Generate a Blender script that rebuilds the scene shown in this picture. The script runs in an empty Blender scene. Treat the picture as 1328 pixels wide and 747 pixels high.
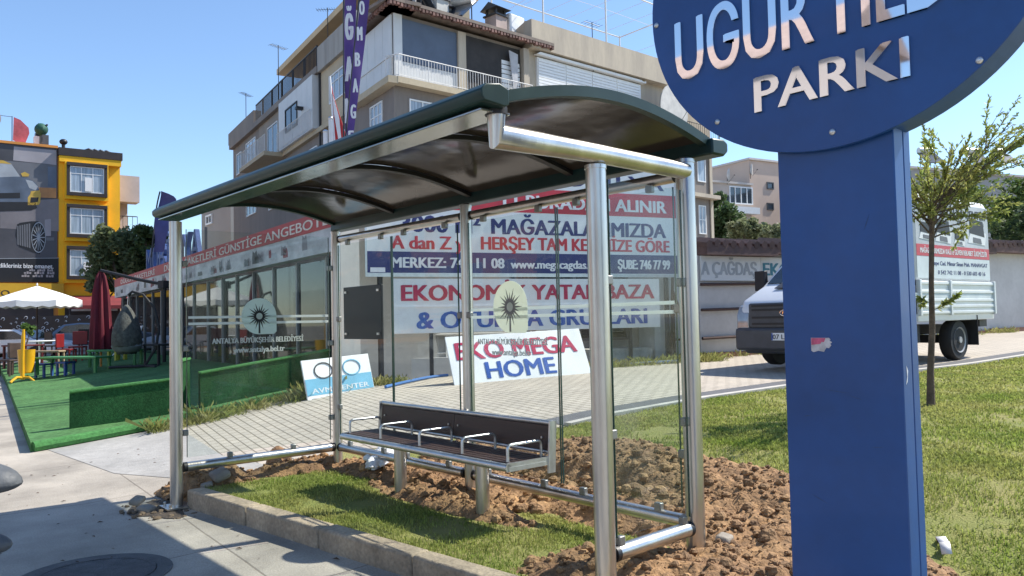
import bpy, bmesh, math, random
import numpy as np
from mathutils import Vector, Matrix, noise

random.seed(7); rng = np.random.default_rng(7)
sc = bpy.context.scene
COL = sc.collection
R = math.radians

# ------------------------------------------------------------------ camera, sky, sun, exposure
F, CX, CY, H = 1035.0, 664.0, 373.5, 1.55
def dc(x, y): return np.array([(x-CX)/F, -(y-CY)/F, -1.0])
_X = -dc(-231, 435); _X /= np.linalg.norm(_X)
_Y = dc(1860, 390); _Y = _Y - _X*(_X@_Y); _Y /= np.linalg.norm(_Y)
_Z = np.cross(_X, _Y)
CM = np.array([_X, _Y, _Z])
cam = bpy.data.cameras.new('camera'); co = bpy.data.objects.new('camera', cam); COL.objects.link(co)
cam.sensor_width = 36.0; cam.lens = 36.0*F/1328.0; cam.clip_end = 3000; cam.clip_start = 0.05
mw = Matrix([list(CM[i])+[0] for i in range(3)]+[[0, 0, 0, 1]]); mw.translation = Vector((0, 0, H))
co.matrix_world = mw
sc.camera = co
SUN_EL, SUN_AZ = R(48.5), R(20)
w = bpy.data.worlds.new('World'); sc.world = w; w.use_nodes = True
wn = w.node_tree.nodes; wl = w.node_tree.links
sky = wn.new('ShaderNodeTexSky'); sky.sky_type = 'NISHITA'; sky.sun_disc = False
sky.sun_elevation = SUN_EL; sky.sun_rotation = SUN_AZ
sky.altitude = 0; sky.air_density = 1.0; sky.dust_density = 0.25; sky.ozone_density = 4.5
wl.new(sky.outputs[0], wn['Background'].inputs[0]); wn['Background'].inputs[1].default_value = 0.135
sl = bpy.data.lights.new('sun', 'SUN'); sl.energy = 4.5; sl.angle = R(0.5); sl.color = (1.0, 0.95, 0.86)
so = bpy.data.objects.new('sun', sl); COL.objects.link(so)
sd = Vector((math.sin(SUN_AZ)*math.cos(SUN_EL), math.cos(SUN_AZ)*math.cos(SUN_EL), math.sin(SUN_EL)))
so.rotation_euler = sd.to_track_quat('Z', 'Y').to_euler(); so.location = sd*60
sc.view_settings.view_transform = 'Standard'; sc.view_settings.look = 'None'
sc.view_settings.exposure = 0.75; sc.view_settings.gamma = 1; sc.view_settings.use_curve_mapping = False

# survey helpers: where a sight line meets a real plane
def ray(x, y): return CM @ dc(x, y)
C0 = np.array([0, 0, H])
def PZ(x, y, z): r = ray(x, y); return Vector(C0+r*((z-H)/r[2]))
def PY(x, y, v): r = ray(x, y); return Vector(C0+r*(v/r[1]))
def PX(x, y, v): r = ray(x, y); return Vector(C0+r*(v/r[0]))
def PD(x, y, d): return Vector(C0+ray(x, y)*d)

# ------------------------------------------------------------------ terrain heights
KN = [(-1000, 0), (1.8, 0), (2.4, .03), (3.4, .10), (4.4, .20), (5.2, .32), (6.0, .42), (6.6, .48), (8, .56), (10, .63), (14, .69), (23, .95), (45, 1.1), (100, 1.3), (1000, 1.3)]
KY = [k[0] for k in KN]; KZ = [k[1] for k in KN]
def T(y): return float(np.interp(y, KY, KZ))
def L(y): return max(.165, T(y))
LK = sorted(set(KY[1:-1]+[3.98]))

# ------------------------------------------------------------------ materials
MATS = {}
def nt(name):
    m = bpy.data.materials.new(name); m.use_nodes = True
    return m, m.node_tree.nodes, m.node_tree.links, m.node_tree.nodes['Principled BSDF']
def M(name, col, rough=.6, metal=0.0, *a_, leafy=0.0, **k_):
    new = name not in MATS; m = M_(name, col, rough, metal, *a_, **k_)
    if new and leafy:
        n, l = m.node_tree.nodes, m.node_tree.links; b = n['Principled BSDF']; tr = n.new('ShaderNodeBsdfTranslucent'); l.new(b.inputs['Base Color'].links[0].from_socket, tr.inputs[0]); mx = n.new('ShaderNodeMixShader'); mx.inputs[0].default_value = leafy; l.new(b.outputs[0], mx.inputs[1]); l.new(tr.outputs[0], mx.inputs[2]); l.new(mx.outputs[0], n['Material Output'].inputs[0])
    return m
def M_(name, col, rough=.6, metal=0.0, var=.12, scale=6.0, bump=0.0, bscale=None, col2=None, spec=.5, coat=0.0, fine=0.0, island=0.0, stretch=None):
    """procedural surface: base colour broken up by noise, roughness variation and bump"""
    if name in MATS: return MATS[name]
    m, n, l, b = nt(name)
    tc = n.new('ShaderNodeTexCoord'); src = tc.outputs['Object']
    if stretch:
        mp = n.new('ShaderNodeMapping'); mp.inputs['Scale'].default_value = stretch; l.new(src, mp.inputs[0]); src = mp.outputs[0]
    tx = n.new('ShaderNodeTexNoise'); tx.inputs['Scale'].default_value = scale; tx.inputs['Detail'].default_value = 8; tx.inputs['Roughness'].default_value = .6
    l.new(src, tx.inputs['Vector'])
    rp = n.new('ShaderNodeValToRGB'); c = Vector(col); d = Vector(col2) if col2 else c*(1-var)
    e = c if col2 else c*(1+var)
    rp.color_ramp.elements[0].position = .32; rp.color_ramp.elements[1].position = .68
    rp.color_ramp.elements[0].color = (*d, 1); rp.color_ramp.elements[1].color = (*[min(1, x) for x in e], 1)
    l.new(tx.outputs[0], rp.inputs[0]); out = rp.outputs[0]
    if fine > 0:
        t2 = n.new('ShaderNodeTexNoise'); t2.inputs['Scale'].default_value = scale*14; t2.inputs['Detail'].default_value = 4; l.new(src, t2.inputs['Vector'])
        mr = n.new('ShaderNodeMapRange'); mr.inputs[1].default_value = .3; mr.inputs[2].default_value = .7; mr.inputs[3].default_value = 1-fine; mr.inputs[4].default_value = 1+fine
        l.new(t2.outputs[0], mr.inputs[0])
        mx = n.new('ShaderNodeVectorMath'); mx.operation = 'SCALE'; l.new(out, mx.inputs[0]); l.new(mr.outputs[0], mx.inputs['Scale']); out = mx.outputs[0]
    if island > 0:
        g = n.new('ShaderNodeNewGeometry'); mr = n.new('ShaderNodeMapRange'); mr.inputs[3].default_value = 1-island; mr.inputs[4].default_value = 1+island
        l.new(g.outputs['Random Per Island'], mr.inputs[0])
        mx = n.new('ShaderNodeVectorMath'); mx.operation = 'SCALE'; l.new(out, mx.inputs[0]); l.new(mr.outputs[0], mx.inputs['Scale']); out = mx.outputs[0]
    l.new(out, b.inputs['Base Color'])
    b.inputs['Metallic'].default_value = metal; b.inputs['Specular IOR Level'].default_value = spec
    mr = n.new('ShaderNodeMapRange'); mr.inputs[3].default_value = max(.02, rough*.8); mr.inputs[4].default_value = min(1, rough*1.2)
    l.new(tx.outputs[0], mr.inputs[0]); l.new(mr.outputs[0], b.inputs['Roughness'])
    if coat: b.inputs['Coat Weight'].default_value = coat; b.inputs['Coat Roughness'].default_value = .05
    if bump > 0:
        tb = n.new('ShaderNodeTexNoise'); tb.inputs['Scale'].default_value = bscale or scale*8; tb.inputs['Detail'].default_value = 6; l.new(src, tb.inputs['Vector'])
        bp = n.new('ShaderNodeBump'); bp.inputs['Strength'].default_value = bump; bp.inputs['Distance'].default_value = .02
        l.new(tb.outputs[0], bp.inputs['Height']); l.new(bp.outputs[0], b.inputs['Normal'])
    MATS[name] = m; return m

def brick_mat(name, c1, c2, cm, bw, bh, mortar, rot=0.0, offset=.5, bump=.4, stain=.25, sscale=.6, fine=.06):
    m, n, l, b = nt(name)
    tc = n.new('ShaderNodeTexCoord'); mp = n.new('ShaderNodeMapping'); mp.inputs['Rotation'].default_value = (0, 0, rot)
    l.new(tc.outputs['Object'], mp.inputs[0])
    nz = n.new('ShaderNodeTexNoise'); nz.inputs['Scale'].default_value = 1.7; l.new(mp.outputs[0], nz.inputs['Vector'])
    wv = n.new('ShaderNodeVectorMath'); wv.operation = 'MULTIPLY_ADD'; wv.inputs[1].default_value = (.015,)*3; l.new(nz.outputs['Color'], wv.inputs[0]); l.new(mp.outputs[0], wv.inputs[2])
    br = n.new('ShaderNodeTexBrick'); br.inputs['Scale'].default_value = 1; br.inputs['Brick Width'].default_value = bw; br.inputs['Row Height'].default_value = bh
    br.inputs['Mortar Size'].default_value = mortar; br.inputs['Color1'].default_value = (*c1, 1); br.inputs['Color2'].default_value = (*c2, 1); br.inputs['Mortar'].default_value = (*cm, 1)
    br.offset = offset; br.inputs['Mortar Smooth'].default_value = .3
    l.new(wv.outputs[0], br.inputs['Vector'])
    n1 = n.new('ShaderNodeTexNoise'); n1.inputs['Scale'].default_value = sscale; n1.inputs['Detail'].default_value = 10; n1.inputs['Roughness'].default_value = .65; l.new(tc.outputs['Object'], n1.inputs['Vector'])
    mr = n.new('ShaderNodeMapRange'); mr.inputs[1].default_value = .3; mr.inputs[2].default_value = .7; mr.inputs[3].default_value = 1-stain; mr.inputs[4].default_value = 1+stain*.5; l.new(n1.outputs[0], mr.inputs[0])
    n2 = n.new('ShaderNodeTexNoise'); n2.inputs['Scale'].default_value = 90; n2.inputs['Detail'].default_value = 4; l.new(tc.outputs['Object'], n2.inputs['Vector'])
    mr2 = n.new('ShaderNodeMapRange'); mr2.inputs[1].default_value = .3; mr2.inputs[2].default_value = .7; mr2.inputs[3].default_value = 1-fine; mr2.inputs[4].default_value = 1+fine; l.new(n2.outputs[0], mr2.inputs[0])
    mu = n.new('ShaderNodeMath'); mu.operation = 'MULTIPLY'; l.new(mr.outputs[0], mu.inputs[0]); l.new(mr2.outputs[0], mu.inputs[1])
    sc_ = n.new('ShaderNodeVectorMath'); sc_.operation = 'SCALE'; l.new(br.outputs['Color'], sc_.inputs[0]); l.new(mu.outputs[0], sc_.inputs['Scale'])
    l.new(sc_.outputs[0], b.inputs['Base Color']); b.inputs['Roughness'].default_value = .85
    ad = n.new('ShaderNodeMath'); ad.operation = 'MULTIPLY_ADD'; l.new(br.outputs['Fac'], ad.inputs[0]); ad.inputs[1].default_value = -1; l.new(n2.outputs[0], ad.inputs[2])
    bp = n.new('ShaderNodeBump'); bp.inputs['Strength'].default_value = bump; bp.inputs['Distance'].default_value = .008; l.new(ad.outputs[0], bp.inputs['Height']); l.new(bp.outputs[0], b.inputs['Normal'])
    return m

def glass_mat(name, tint=(.93, .96, .95), refl=1.0, rough=0.0, base=.04):
    """thin clear sheet: mostly see-through, reflecting by Fresnel"""
    m, n, l, b = nt(name); n.remove(b)
    o = n['Material Output']; tr = n.new('ShaderNodeBsdfTransparent'); tr.inputs[0].default_value = (*tint, 1)
    gl = n.new('ShaderNodeBsdfGlossy'); gl.inputs['Roughness'].default_value = rough; gl.inputs[0].default_value = (refl,)*3+(1,)
    fr = n.new('ShaderNodeFresnel'); ge = n.new('ShaderNodeNewGeometry'); mi = n.new('ShaderNodeMapRange'); mi.inputs[3].default_value = 1.5; mi.inputs[4].default_value = 1/1.5
    l.new(ge.outputs['Backfacing'], mi.inputs[0]); l.new(mi.outputs[0], fr.inputs[0])
    mx = n.new('ShaderNodeMixShader'); hf = n.new('ShaderNodeMath'); hf.operation = 'MULTIPLY'; hf.inputs[1].default_value = .34; l.new(fr.outputs[0], hf.inputs[0]); l.new(hf.outputs[0], mx.inputs[0]); l.new(tr.outputs[0], mx.inputs[1]); l.new(gl.outputs[0], mx.inputs[2])
    nz = n.new('ShaderNodeTexNoise'); nz.inputs['Scale'].default_value = 3.5; nz.inputs['Detail'].default_value = 8; nz.inputs['Roughness'].default_value = .7; tc = n.new('ShaderNodeTexCoord'); l.new(tc.outputs['Object'], nz.inputs['Vector'])
    mr = n.new('ShaderNodeMapRange'); mr.inputs[1].default_value = .45; mr.inputs[2].default_value = .8; mr.inputs[3].default_value = .004; mr.inputs[4].default_value = .07; l.new(nz.outputs[0], mr.inputs[0])
    df = n.new('ShaderNodeBsdfDiffuse'); df.inputs[0].default_value = (.6, .58, .54, 1); m2 = n.new('ShaderNodeMixShader'); l.new(mr.outputs[0], m2.inputs[0]); l.new(mx.outputs[0], m2.inputs[1]); l.new(df.outputs[0], m2.inputs[2])
    l.new(m2.outputs[0], o.inputs[0]); return m

STEEL = M('stainless_steel', (.57, .55, .52), .30, .95, .2, 5, .05, 60, stretch=(1, 1, .25))
STEEL2 = M('galvanised_steel', (.62, .62, .61), .38, .9, .1, 12, .03, 80)
GREEN_PAINT = M('dark_green_paint', (.009, .034, .031), .42, 0, .2, 5, spec=.4)
ALU = M('aluminium_profile', (.42, .42, .38), .35, .6, .1, 4)
BLACK = M('black_plastic', (.012, .012, .014), .5, 0, .2, 8)
RUBBER = M('black_rubber', (.018, .018, .019), .75, 0, .25, 14, .1)
DGREY = M('dark_grey_plastic', (.06, .064, .072), .5, 0, .15, 10)
WHITE = M('white_paint', (.80, .80, .79), .4, 0, .04, 3)
SIGNW = M('white_sign_board', (.80, .81, .79), .45, 0, .07, .9, .12, 3, stretch=(1, 1, .5))
NAVY = M('navy_print', (.025, .03, .14), .4, 0, .1, 3)
BLUEP = M('blue_print', (.02, .09, .36), .4, 0, .1, 3)
REDP = M('red_print', (.52, .03, .05), .4, 0, .1, 3)
CRIMSON = M('crimson_print', (.45, .015, .07), .4, 0, .1, 3)
GLASS = glass_mat('clear_glass')
WINGLASS = M('window_glass', (.05, .07, .09), .06, 0, .4, .35, spec=.9)
CURTAIN = M('curtained_glass', (.30, .36, .42), .12, 0, .35, 1.6, spec=.8, stretch=(6, 6, .3))
SHOPGLASS = M('shop_glass', (.014, .017, .018), .03, 0, .5, .5, spec=.28)

# ------------------------------------------------------------------ mesh builder
class MB:
    def __init__(s): s.v = []; s.f = []; s.mi = []; s.cur = 0
    def add(s, vs, fs):
        o = len(s.v); s.v.extend([Vector(p) for p in vs]); s.f.extend([[o+i for i in f] for f in fs]); s.mi.extend([s.cur]*len(fs)); return s
    def m(s, i): s.cur = i; return s
    def obox(s, o, u, v, n):
        o, u, v, n = map(Vector, (o, u, v, n))
        if u.cross(v).dot(n) < 0: u, v = v, u
        p = [o, o+u, o+u+v, o+v]; p += [q+n for q in p]
        return s.add(p, [(3, 2, 1, 0), (4, 5, 6, 7), (0, 1, 5, 4), (1, 2, 6, 5), (2, 3, 7, 6), (3, 0, 4, 7)])
    def box(s, c, d, rz=0.0, rx=0.0):
        c = Vector(c); m = Matrix.Rotation(rz, 3, 'Z') @ Matrix.Rotation(rx, 3, 'X')
        u, v, n = m@Vector((d[0], 0, 0)), m@Vector((0, d[1], 0)), m@Vector((0, 0, d[2]))
        return s.obox(c-(u+v+n)/2, u, v, n)
    def tube(s, pts, r, seg=10, cap=True, closed=False):
        pts = [Vector(p) for p in pts]; n = len(pts); rs = r if isinstance(r, (list, tuple)) else [r]*n
        vs = []; fs = []; a = None
        for i, p in enumerate(pts):
            if closed: t = pts[(i+1) % n]-pts[i-1]
            else: t = (pts[min(i+1, n-1)]-pts[max(i-1, 0)])
            t.normalize()
            if a is None: a = t.orthogonal().normalized()
            a = (a-t*a.dot(t)); a = a.normalized() if a.length > 1e-6 else t.orthogonal().normalized()
            b = t.cross(a)
            for k in range(seg):
                an = 2*math.pi*k/seg; vs.append(p+(a*math.cos(an)+b*math.sin(an))*rs[i])
        for i in range(n if closed else n-1):
            j = (i+1) % n
            for k in range(seg): fs.append((i*seg+k, i*seg+(k+1) % seg, j*seg+(k+1) % seg, j*seg+k))
        if cap and not closed: fs.append(tuple(range(seg-1, -1, -1))); fs.append(tuple((n-1)*seg+k for k in range(seg)))
        return s.add(vs, fs)
    def cyl(s, p0, p1, r, seg=12): return s.tube([p0, p1], r, seg)
    def lathe(s, prof, c=(0, 0, 0), seg=20, axis='Z'):
        vs = []; fs = []; c = Vector(c)
        for (r, z) in prof:
            for k in range(seg):
                a = 2*math.pi*k/seg; q = (r*math.cos(a), r*math.sin(a), z)
                if axis == 'Y': q = (q[0], q[2], q[1])
                if axis == 'X': q = (q[2], q[0], q[1])
                vs.append(c+Vector(q))
        for i in range(len(prof)-1):
            for k in range(seg): fs.append((i*seg+k, i*seg+(k+1) % seg, (i+1)*seg+(k+1) % seg, (i+1)*seg+k))
        fs.append(tuple(range(seg-1, -1, -1))); fs.append(tuple((len(prof)-1)*seg+k for k in range(seg)))
        return s.add(vs, fs)
    def prism(s, poly, o, u, v, n):
        """polygon (a,b) in the u,v plane at o, extruded by n"""
        o, u, v, n = map(Vector, (o, u, v, n)); k = len(poly)
        p = [o+u*a+v*b for a, b in poly]; q = [x+n for x in p]
        ar = sum(poly[i][0]*poly[(i+1) % k][1]-poly[(i+1) % k][0]*poly[i][1] for i in range(k))
        flip = (ar > 0) != (u.cross(v).dot(n) > 0)
        fs = [tuple(range(k-1, -1, -1)), tuple(range(k, 2*k))]+[(i, (i+1) % k, k+(i+1) % k, k+i) for i in range(k)]
        if flip: fs = [tuple(reversed(f)) for f in fs]
        return s.add(p+q, fs)
    def ellip(s, c, r, seg=14, rings=8, rz=0.0, squash=None):
        c = Vector(c); m = Matrix.Rotation(rz, 3, 'Z'); vs = [c+m@Vector((0, 0, -r[2]))]; fs = []
        for i in range(1, rings):
            a = -math.pi/2+math.pi*i/rings
            for k in range(seg):
                t = 2*math.pi*k/seg; vs.append(c+m@Vector((r[0]*math.cos(a)*math.cos(t), r[1]*math.cos(a)*math.sin(t), r[2]*math.sin(a))))
        vs.append(c+m@Vector((0, 0, r[2]))); e = len(vs)-1
        for k in range(seg): fs.append((0, 1+(k+1) % seg, 1+k))
        for i in range(rings-2):
            for k in range(seg): fs.append((1+i*seg+k, 1+i*seg+(k+1) % seg, 1+(i+1)*seg+(k+1) % seg, 1+(i+1)*seg+k))
        for k in range(seg): fs.append((1+(rings-2)*seg+k, 1+(rings-2)*seg+(k+1) % seg, e))
        return s.add(vs, fs)
    def text(s, body, o, u, v, width=None, height=1.0, depth=.004, bold=.02, align='L', lean=0.0):
        """lettering in the u,v plane: o is the left end of the baseline, height the cap height"""
        cu = bpy.data.curves.new('lettering', 'FONT'); cu.body = body; cu.offset = 0; cu.resolution_u = 3; cu.extrude = .5
        ob = bpy.data.objects.new('lettering', cu); COL.objects.link(ob); bpy.context.view_layer.update()
        me = bpy.data.meshes.new_from_object(ob.evaluated_get(bpy.context.evaluated_depsgraph_get()))
        P = [x.co.copy() for x in me.vertices]; Fs = [tuple(p.vertices) for p in me.polygons]
        bpy.data.objects.remove(ob); bpy.data.curves.remove(cu); bpy.data.meshes.remove(me)
        o, u, v = Vector(o), Vector(u).normalized(), Vector(v).normalized(); n = u.cross(v)
        x0 = min(p.x for p in P); x1 = max(p.x for p in P); sy = height/.729; sx = width/(x1-x0) if width else sy
        wd = (x1-x0)*sx; sh = {'L': 0, 'C': -wd/2, 'R': -wd}[align]
        for k, e in enumerate((0, -bold, bold, bold*.5) if bold else (0,)):
            s.add([o+u*((p.x-x0)*sx+sh+lean*p.y*sy+e*sy)+v*((p.y+(bold*.35 if k == 3 else 0))*sy)+n*((p.z+.5)*depth*(1+.05*k)) for p in P], Fs)
        return s
    def build(s, name, mats, parent=None, smooth=True, bevel=0.0, world=False, seg=2):
        me = bpy.data.meshes.new(name); v = s.v
        if world and parent is not None:
            inv = mwof(parent).inverted(); v = [inv@p for p in v]
        me.from_pydata([tuple(p) for p in v], [], s.f)
        for mt in (mats if isinstance(mats, (list, tuple)) else [mats]): me.materials.append(mt)
        if any(s.mi): me.polygons.foreach_set('material_index', s.mi)
        me.update()
        if smooth: me.shade_smooth(); me.set_sharp_from_angle(angle=R(38))
        o = bpy.data.objects.new(name, me); COL.objects.link(o)
        if parent is not None: o.parent = parent
        if bevel:
            bm = o.modifiers.new('bevel', 'BEVEL'); bm.width = bevel; bm.segments = seg; bm.limit_method = 'ANGLE'; bm.angle_limit = R(40); bm.harden_normals = False
        return o
def mwof(o):
    m = Matrix.Translation(o.location) @ o.rotation_euler.to_matrix().to_4x4()
    return (mwof(o.parent) @ m) if o.parent else m
def tag(o, label, cat, group=None, kind=None):
    if label: o['label'] = label
    if cat: o['category'] = cat
    if group: o['group'] = group
    if kind: o['kind'] = kind
    return o
def thing(name, label, cat, loc=(0, 0, 0), rz=0.0, group=None):
    o = bpy.data.objects.new(name, None); COL.objects.link(o); o.empty_display_size = .2
    o.location = loc; o.rotation_euler = (0, 0, rz); return tag(o, label, cat, group)
def kids(o): return [c for c in bpy.data.objects if c.parent == o]
def copy_tree(o, parent=None):
    c = o.copy(); COL.objects.link(c)
    if parent is not None: c.parent = parent
    for ch in kids(o): copy_tree(ch, c)
    return c
def dup(o, loc, rz, label, group=None):
    c = copy_tree(o); c.location = loc; c.rotation_euler = (0, 0, rz); c['label'] = label
    if group: c['group'] = group
    return c
def npmesh(name, V, Fs, mat, parent=None):
    me = bpy.data.meshes.new(name); me.from_pydata(V.tolist() if hasattr(V, 'tolist') else V, [], Fs.tolist() if hasattr(Fs, 'tolist') else Fs)
    me.materials.append(mat); me.update(); o = bpy.data.objects.new(name, me); COL.objects.link(o)
    if parent is not None: o.parent = parent
    return o

def sheet(name, poly, off, mat, fn=T, cuts=None, skirt=0.0):
    """ground sheet: polygon cut at the slope breaks and laid on the terrain"""
    bm = bmesh.new(); vs = [bm.verts.new((x, y, 0)) for x, y in poly]; f = bm.faces.new(vs); f.normal_update()
    if f.normal.z < 0: f.normal_flip()
    for y in (cuts or LK):
        bmesh.ops.bisect_plane(bm, geom=bm.verts[:]+bm.edges[:]+bm.faces[:], plane_co=(0, y, 0), plane_no=(0, 1, 0), dist=1e-5)
    for v in bm.verts: v.co.z = fn(v.co.y)+off
    if skirt:
        be = [e for e in bm.edges if e.is_boundary]; r = bmesh.ops.extrude_edge_only(bm, edges=be)
        for v in [g for g in r['geom'] if isinstance(g, bmesh.types.BMVert)]: v.co.z -= skirt
        bmesh.ops.recalc_face_normals(bm, faces=bm.faces[:])
    me = bpy.data.meshes.new(name); bm.to_mesh(me); bm.free(); me.materials.append(mat)
    o = bpy.data.objects.new(name, me); COL.objects.link(o); return o
def struct(o): o['kind'] = 'structure'; return o

# ------------------------------------------------------------------ ground, pavement, path, lawn
g = struct(sheet('ground', [(-900, -900), (900, -900), (900, 900), (-900, 900)], -.03, M('dusty_ground', (.30, .27, .23), .9, 0, .25, .4, .3, 8, fine=.15)))
PAVE = brick_mat('pavement_slabs', (.40, .355, .295), (.37, .33, .275), (.22, .19, .155), 2.3, 1.75, .008, rot=R(4), bump=.4, stain=.42, sscale=.9, fine=.16)
CONC = M('concrete_apron', (.35, .335, .31), .85, 0, .16, .8, .3, 40, fine=.1)
PAVER = brick_mat('brick_pavers', (.52, .455, .37), (.46, .405, .335), (.23, .195, .15), .22, .11, .010, rot=R(11), bump=.8, stain=.16, sscale=.8)
KL = lambda x: 2.35+.0964*(x+7.0)          # outer kerb line
struct(sheet('road', [(-120, -9.5), (60, -9.5), (60, -2.2), (-120, -2.2)], -.026, M('asphalt', (.055, .055, .058), .85, 0, .2, 1.2, .4, 90, fine=.2)))
struct(sheet('pavement', [(-60, -2.2), (30, -2.2), (30, KL(30)-8), (14, KL(6)+.5), (6, KL(6)+.01), (-7.0, KL(-7)+.01), (-7.35, 2.5), (-7.6, 3.1), (-11.9, 2.85), (-60, 6)], 0, PAVE))
struct(sheet('concrete_strip', [(-11.85, 2.2), (-9.2, 2.35), (-7.55, 2.95), (-7.9, 3.5), (-9.0, 3.42), (-11.95, 3.85)], .004, CONC))
WD = Vector((.3, .954, 0)); W0 = Vector((-12.0, 6.7, 0))
WE = W0+WD*7.2; WD2 = Vector((.21, .978, 0))
def wall2(t): return WE+WD2*t
LE = [(-7.75, 4.25), (-6.75, 5.3), (-6.05, 6.0), (-5.45, 9.8), (-4.9, 13.4), (-4.6, 16.3), (-3.3, 26), (-1.6, 40)]
struct(sheet('path', [(-11.95, 3.84), (-9.0, 3.41), (-7.9, 3.49), (-7.3, 4.0)]+[(x+.05, y) for x, y in LE]+[(-1, 60), (wall2(50).x+.05, wall2(50).y), (WE.x+.05, WE.y), (W0.x+.02, W0.y)], 0, PAVER))
BORD = M('dark_border_stone', (.11, .11, .115), .85, 0, .15, 3, .3, 40, fine=.1)
def off(pl, d): return [(x+d, y-.02) for x, y in pl]
struct(sheet('path_border', [(x-.52, y+.04) for x, y in LE[2:]]+list(reversed([(x-.08, y) for x, y in LE[2:]])), .007, BORD))
eb = MB()
for (x0, y0), (x1, y1) in zip(LE[2:], LE[3:]):
    ys = [y0]+[k for k in LK if y0 < k < y1]+[y1]
    for a, b_ in zip(ys, ys[1:]):
        fa = (a-y0)/(y1-y0); fb = (b_-y0)/(y1-y0); p = Vector((x0+(x1-x0)*fa-.08, a, T(a)-.05)); q = Vector((x0+(x1-x0)*fb-.08, b_, T(b_)-.05))
        eb.obox(p, q-p, (.10, 0, 0), (0, 0, .085))
struct(eb.build('path_edging', M('pale_edging', (.48, .45, .40), .85, 0, .15, 4, .2)))
LAWNP = [(-6.98, KL(-6.98)+.13), (6, KL(6)+.13), (30, 20), (30, 70), (-.6, 50)]+list(reversed(LE))
def lawn_material():
    m, n, l, b = nt('lawn_turf'); tc = n.new('ShaderNodeTexCoord')
    a = n.new('ShaderNodeTexNoise'); a.inputs['Scale'].default_value = 1.1; a.inputs['Detail'].default_value = 9; a.inputs['Roughness'].default_value = .7; l.new(tc.outputs['Object'], a.inputs['Vector'])
    rp = n.new('ShaderNodeValToRGB'); e = rp.color_ramp.elements; e[0].position = .33; e[0].color = (.16, .20, .035, 1); e[1].position = .66; e[1].color = (.30, .265, .09, 1)
    k = e.new(.5); k.color = (.23, .23, .055, 1); k2 = e.new(.28); k2.color = (.19, .115, .055, 1); l.new(a.outputs[0], rp.inputs[0]); l.new(rp.outputs[0], b.inputs['Base Color']); b.inputs['Roughness'].default_value = .9
    c = n.new('ShaderNodeTexNoise'); c.inputs['Scale'].default_value = 70; c.inputs['Detail'].default_value = 6; l.new(tc.outputs['Object'], c.inputs['Vector'])
    bp = n.new('ShaderNodeBump'); bp.inputs['Strength'].default_value = .8; bp.inputs['Distance'].default_value = .03; l.new(c.outputs[0], bp.inputs['Height']); l.new(bp.outputs[0], b.inputs['Normal'])
    return m
struct(sheet('lawn', LAWNP, 0, lawn_material(), fn=L))

# kerb stones between pavement and lawn
kb = MB(); x = -6.98; i = 0
while x < 6:
    ln = .98; a = Vector((x, KL(x), -.1)); b_ = Vector((x+ln, KL(x+ln), -.1)); j = random.uniform(-.008, .008)
    u = (b_-a); n_ = Vector((-u.y, u.x, 0)).normalized()
    kb.obox(a+n_*j, u, n_*.15, (0, 0, .285+random.uniform(-.006, .006))); x += ln+.014
struct(kb.build('kerb', M('kerb_concrete', (.34, .27, .19), .92, 0, .3, 3, .6, 30, fine=.2), bevel=.018))

# ------------------------------------------------------------------ dug soil round the posts
BL = [(-4.55, 4.95, 1.25, .6, .20), (-3.55, 4.85, 1.1, .6, .15), (-2.75, 4.5, .95, .75, .07), (-1.85, 4.15, .34, .4, .05), (-2.45, 3.6, .8, .7, .06), (-3.7, 4.25, 1.2, .4, .12), (-5.4, 4.05, 1.5, .42, .09), (-5.0, 3.62, 1.15, .22, .05), (-6.6, 4.0, .7, .38, .07),
      (-7.2, 3.45, .28, .75, .06), (-7.32, 2.75, .36, .35, .09), (-7.75, 3.52, .18, .15, .20), (-7.5, 2.45, .42, .17, .05), (-5.9, 4.75, 1.0, .5, .10), (-3.2, 3.25, .35, .4, .04)]
def soil_mask(x, y):
    m = 0.0; h = 0.0
    for (cx, cy, rx, ry, hh) in BL:
        d = ((x-cx)/rx)**2+((y-cy)/ry)**2
        if d < 2.2:
            k = math.exp(-d*1.1); m = max(m, k); h = max(h, hh*k)
    return m, h
def soil_h(x, y):
    m, h = soil_mask(x, y); p = Vector((x, y, 0))
    m2 = m+.26*noise.fractal(p*2.3, 1, 2, 5)
    base = L(y) if y > KL(x)+.1 else T(y)+.01
    if x < -7.42: base = T(y)+.004
    t = max(-.06, min(1, (m2-.36)*3.2))
    lump = .038*noise.fractal(p*5, .9, 2, 5)+.022*abs(noise.noise(p*11))+.03*max(0, noise.noise(p*3.3+Vector((7, 1, 0))))+.018*noise.noise(p*27)+.010*noise.noise(p*60)
    return base+(-.05 if t <= 0 else -.01)+max(0, t)*(h*.95+lump+.03)
gx = np.arange(-8.2, -.55, .026); gy = np.arange(2.05, 6.0, .026)
V = [(x, y, soil_h(x, y)) for y in gy for x in gx]; nx = len(gx)
Fq = []
for j in range(len(gy)-1):
    for i in range(nx-1):
        a = j*nx+i; q = (a, a+1, a+nx+1, a+nx)
        if any(V[k][2] > (L(V[k][1]) if V[k][1] > KL(V[k][0])+.1 and V[k][0] > -7.42 else T(V[k][1]))-.035 for k in q) and V[a][1] > KL(V[a][0])+(-.0 if V[a][0] < -7.0 else .12): Fq.append(q)
SOIL = M('dug_soil', (.34, .20, .09), .95, 0, .0, 2.0, 1.0, 38, col2=(.17, .088, .04), fine=.35)
so_ = npmesh('soil', V, Fq, SOIL); so_.data.shade_smooth(); struct(so_)
def blob(c, r, seed, flat=.7):
    b = MB(); b.ellip((0, 0, 0), (r, r*random.uniform(.7, 1.1), r*flat), 7, 5, random.uniform(0, 6))
    return [Vector(c)+v*(1+.42*noise.noise(v*(2.2/r)+Vector((seed, 0, 0)))) for v in b.v], b.f
cl = MB(); n = 0
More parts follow.
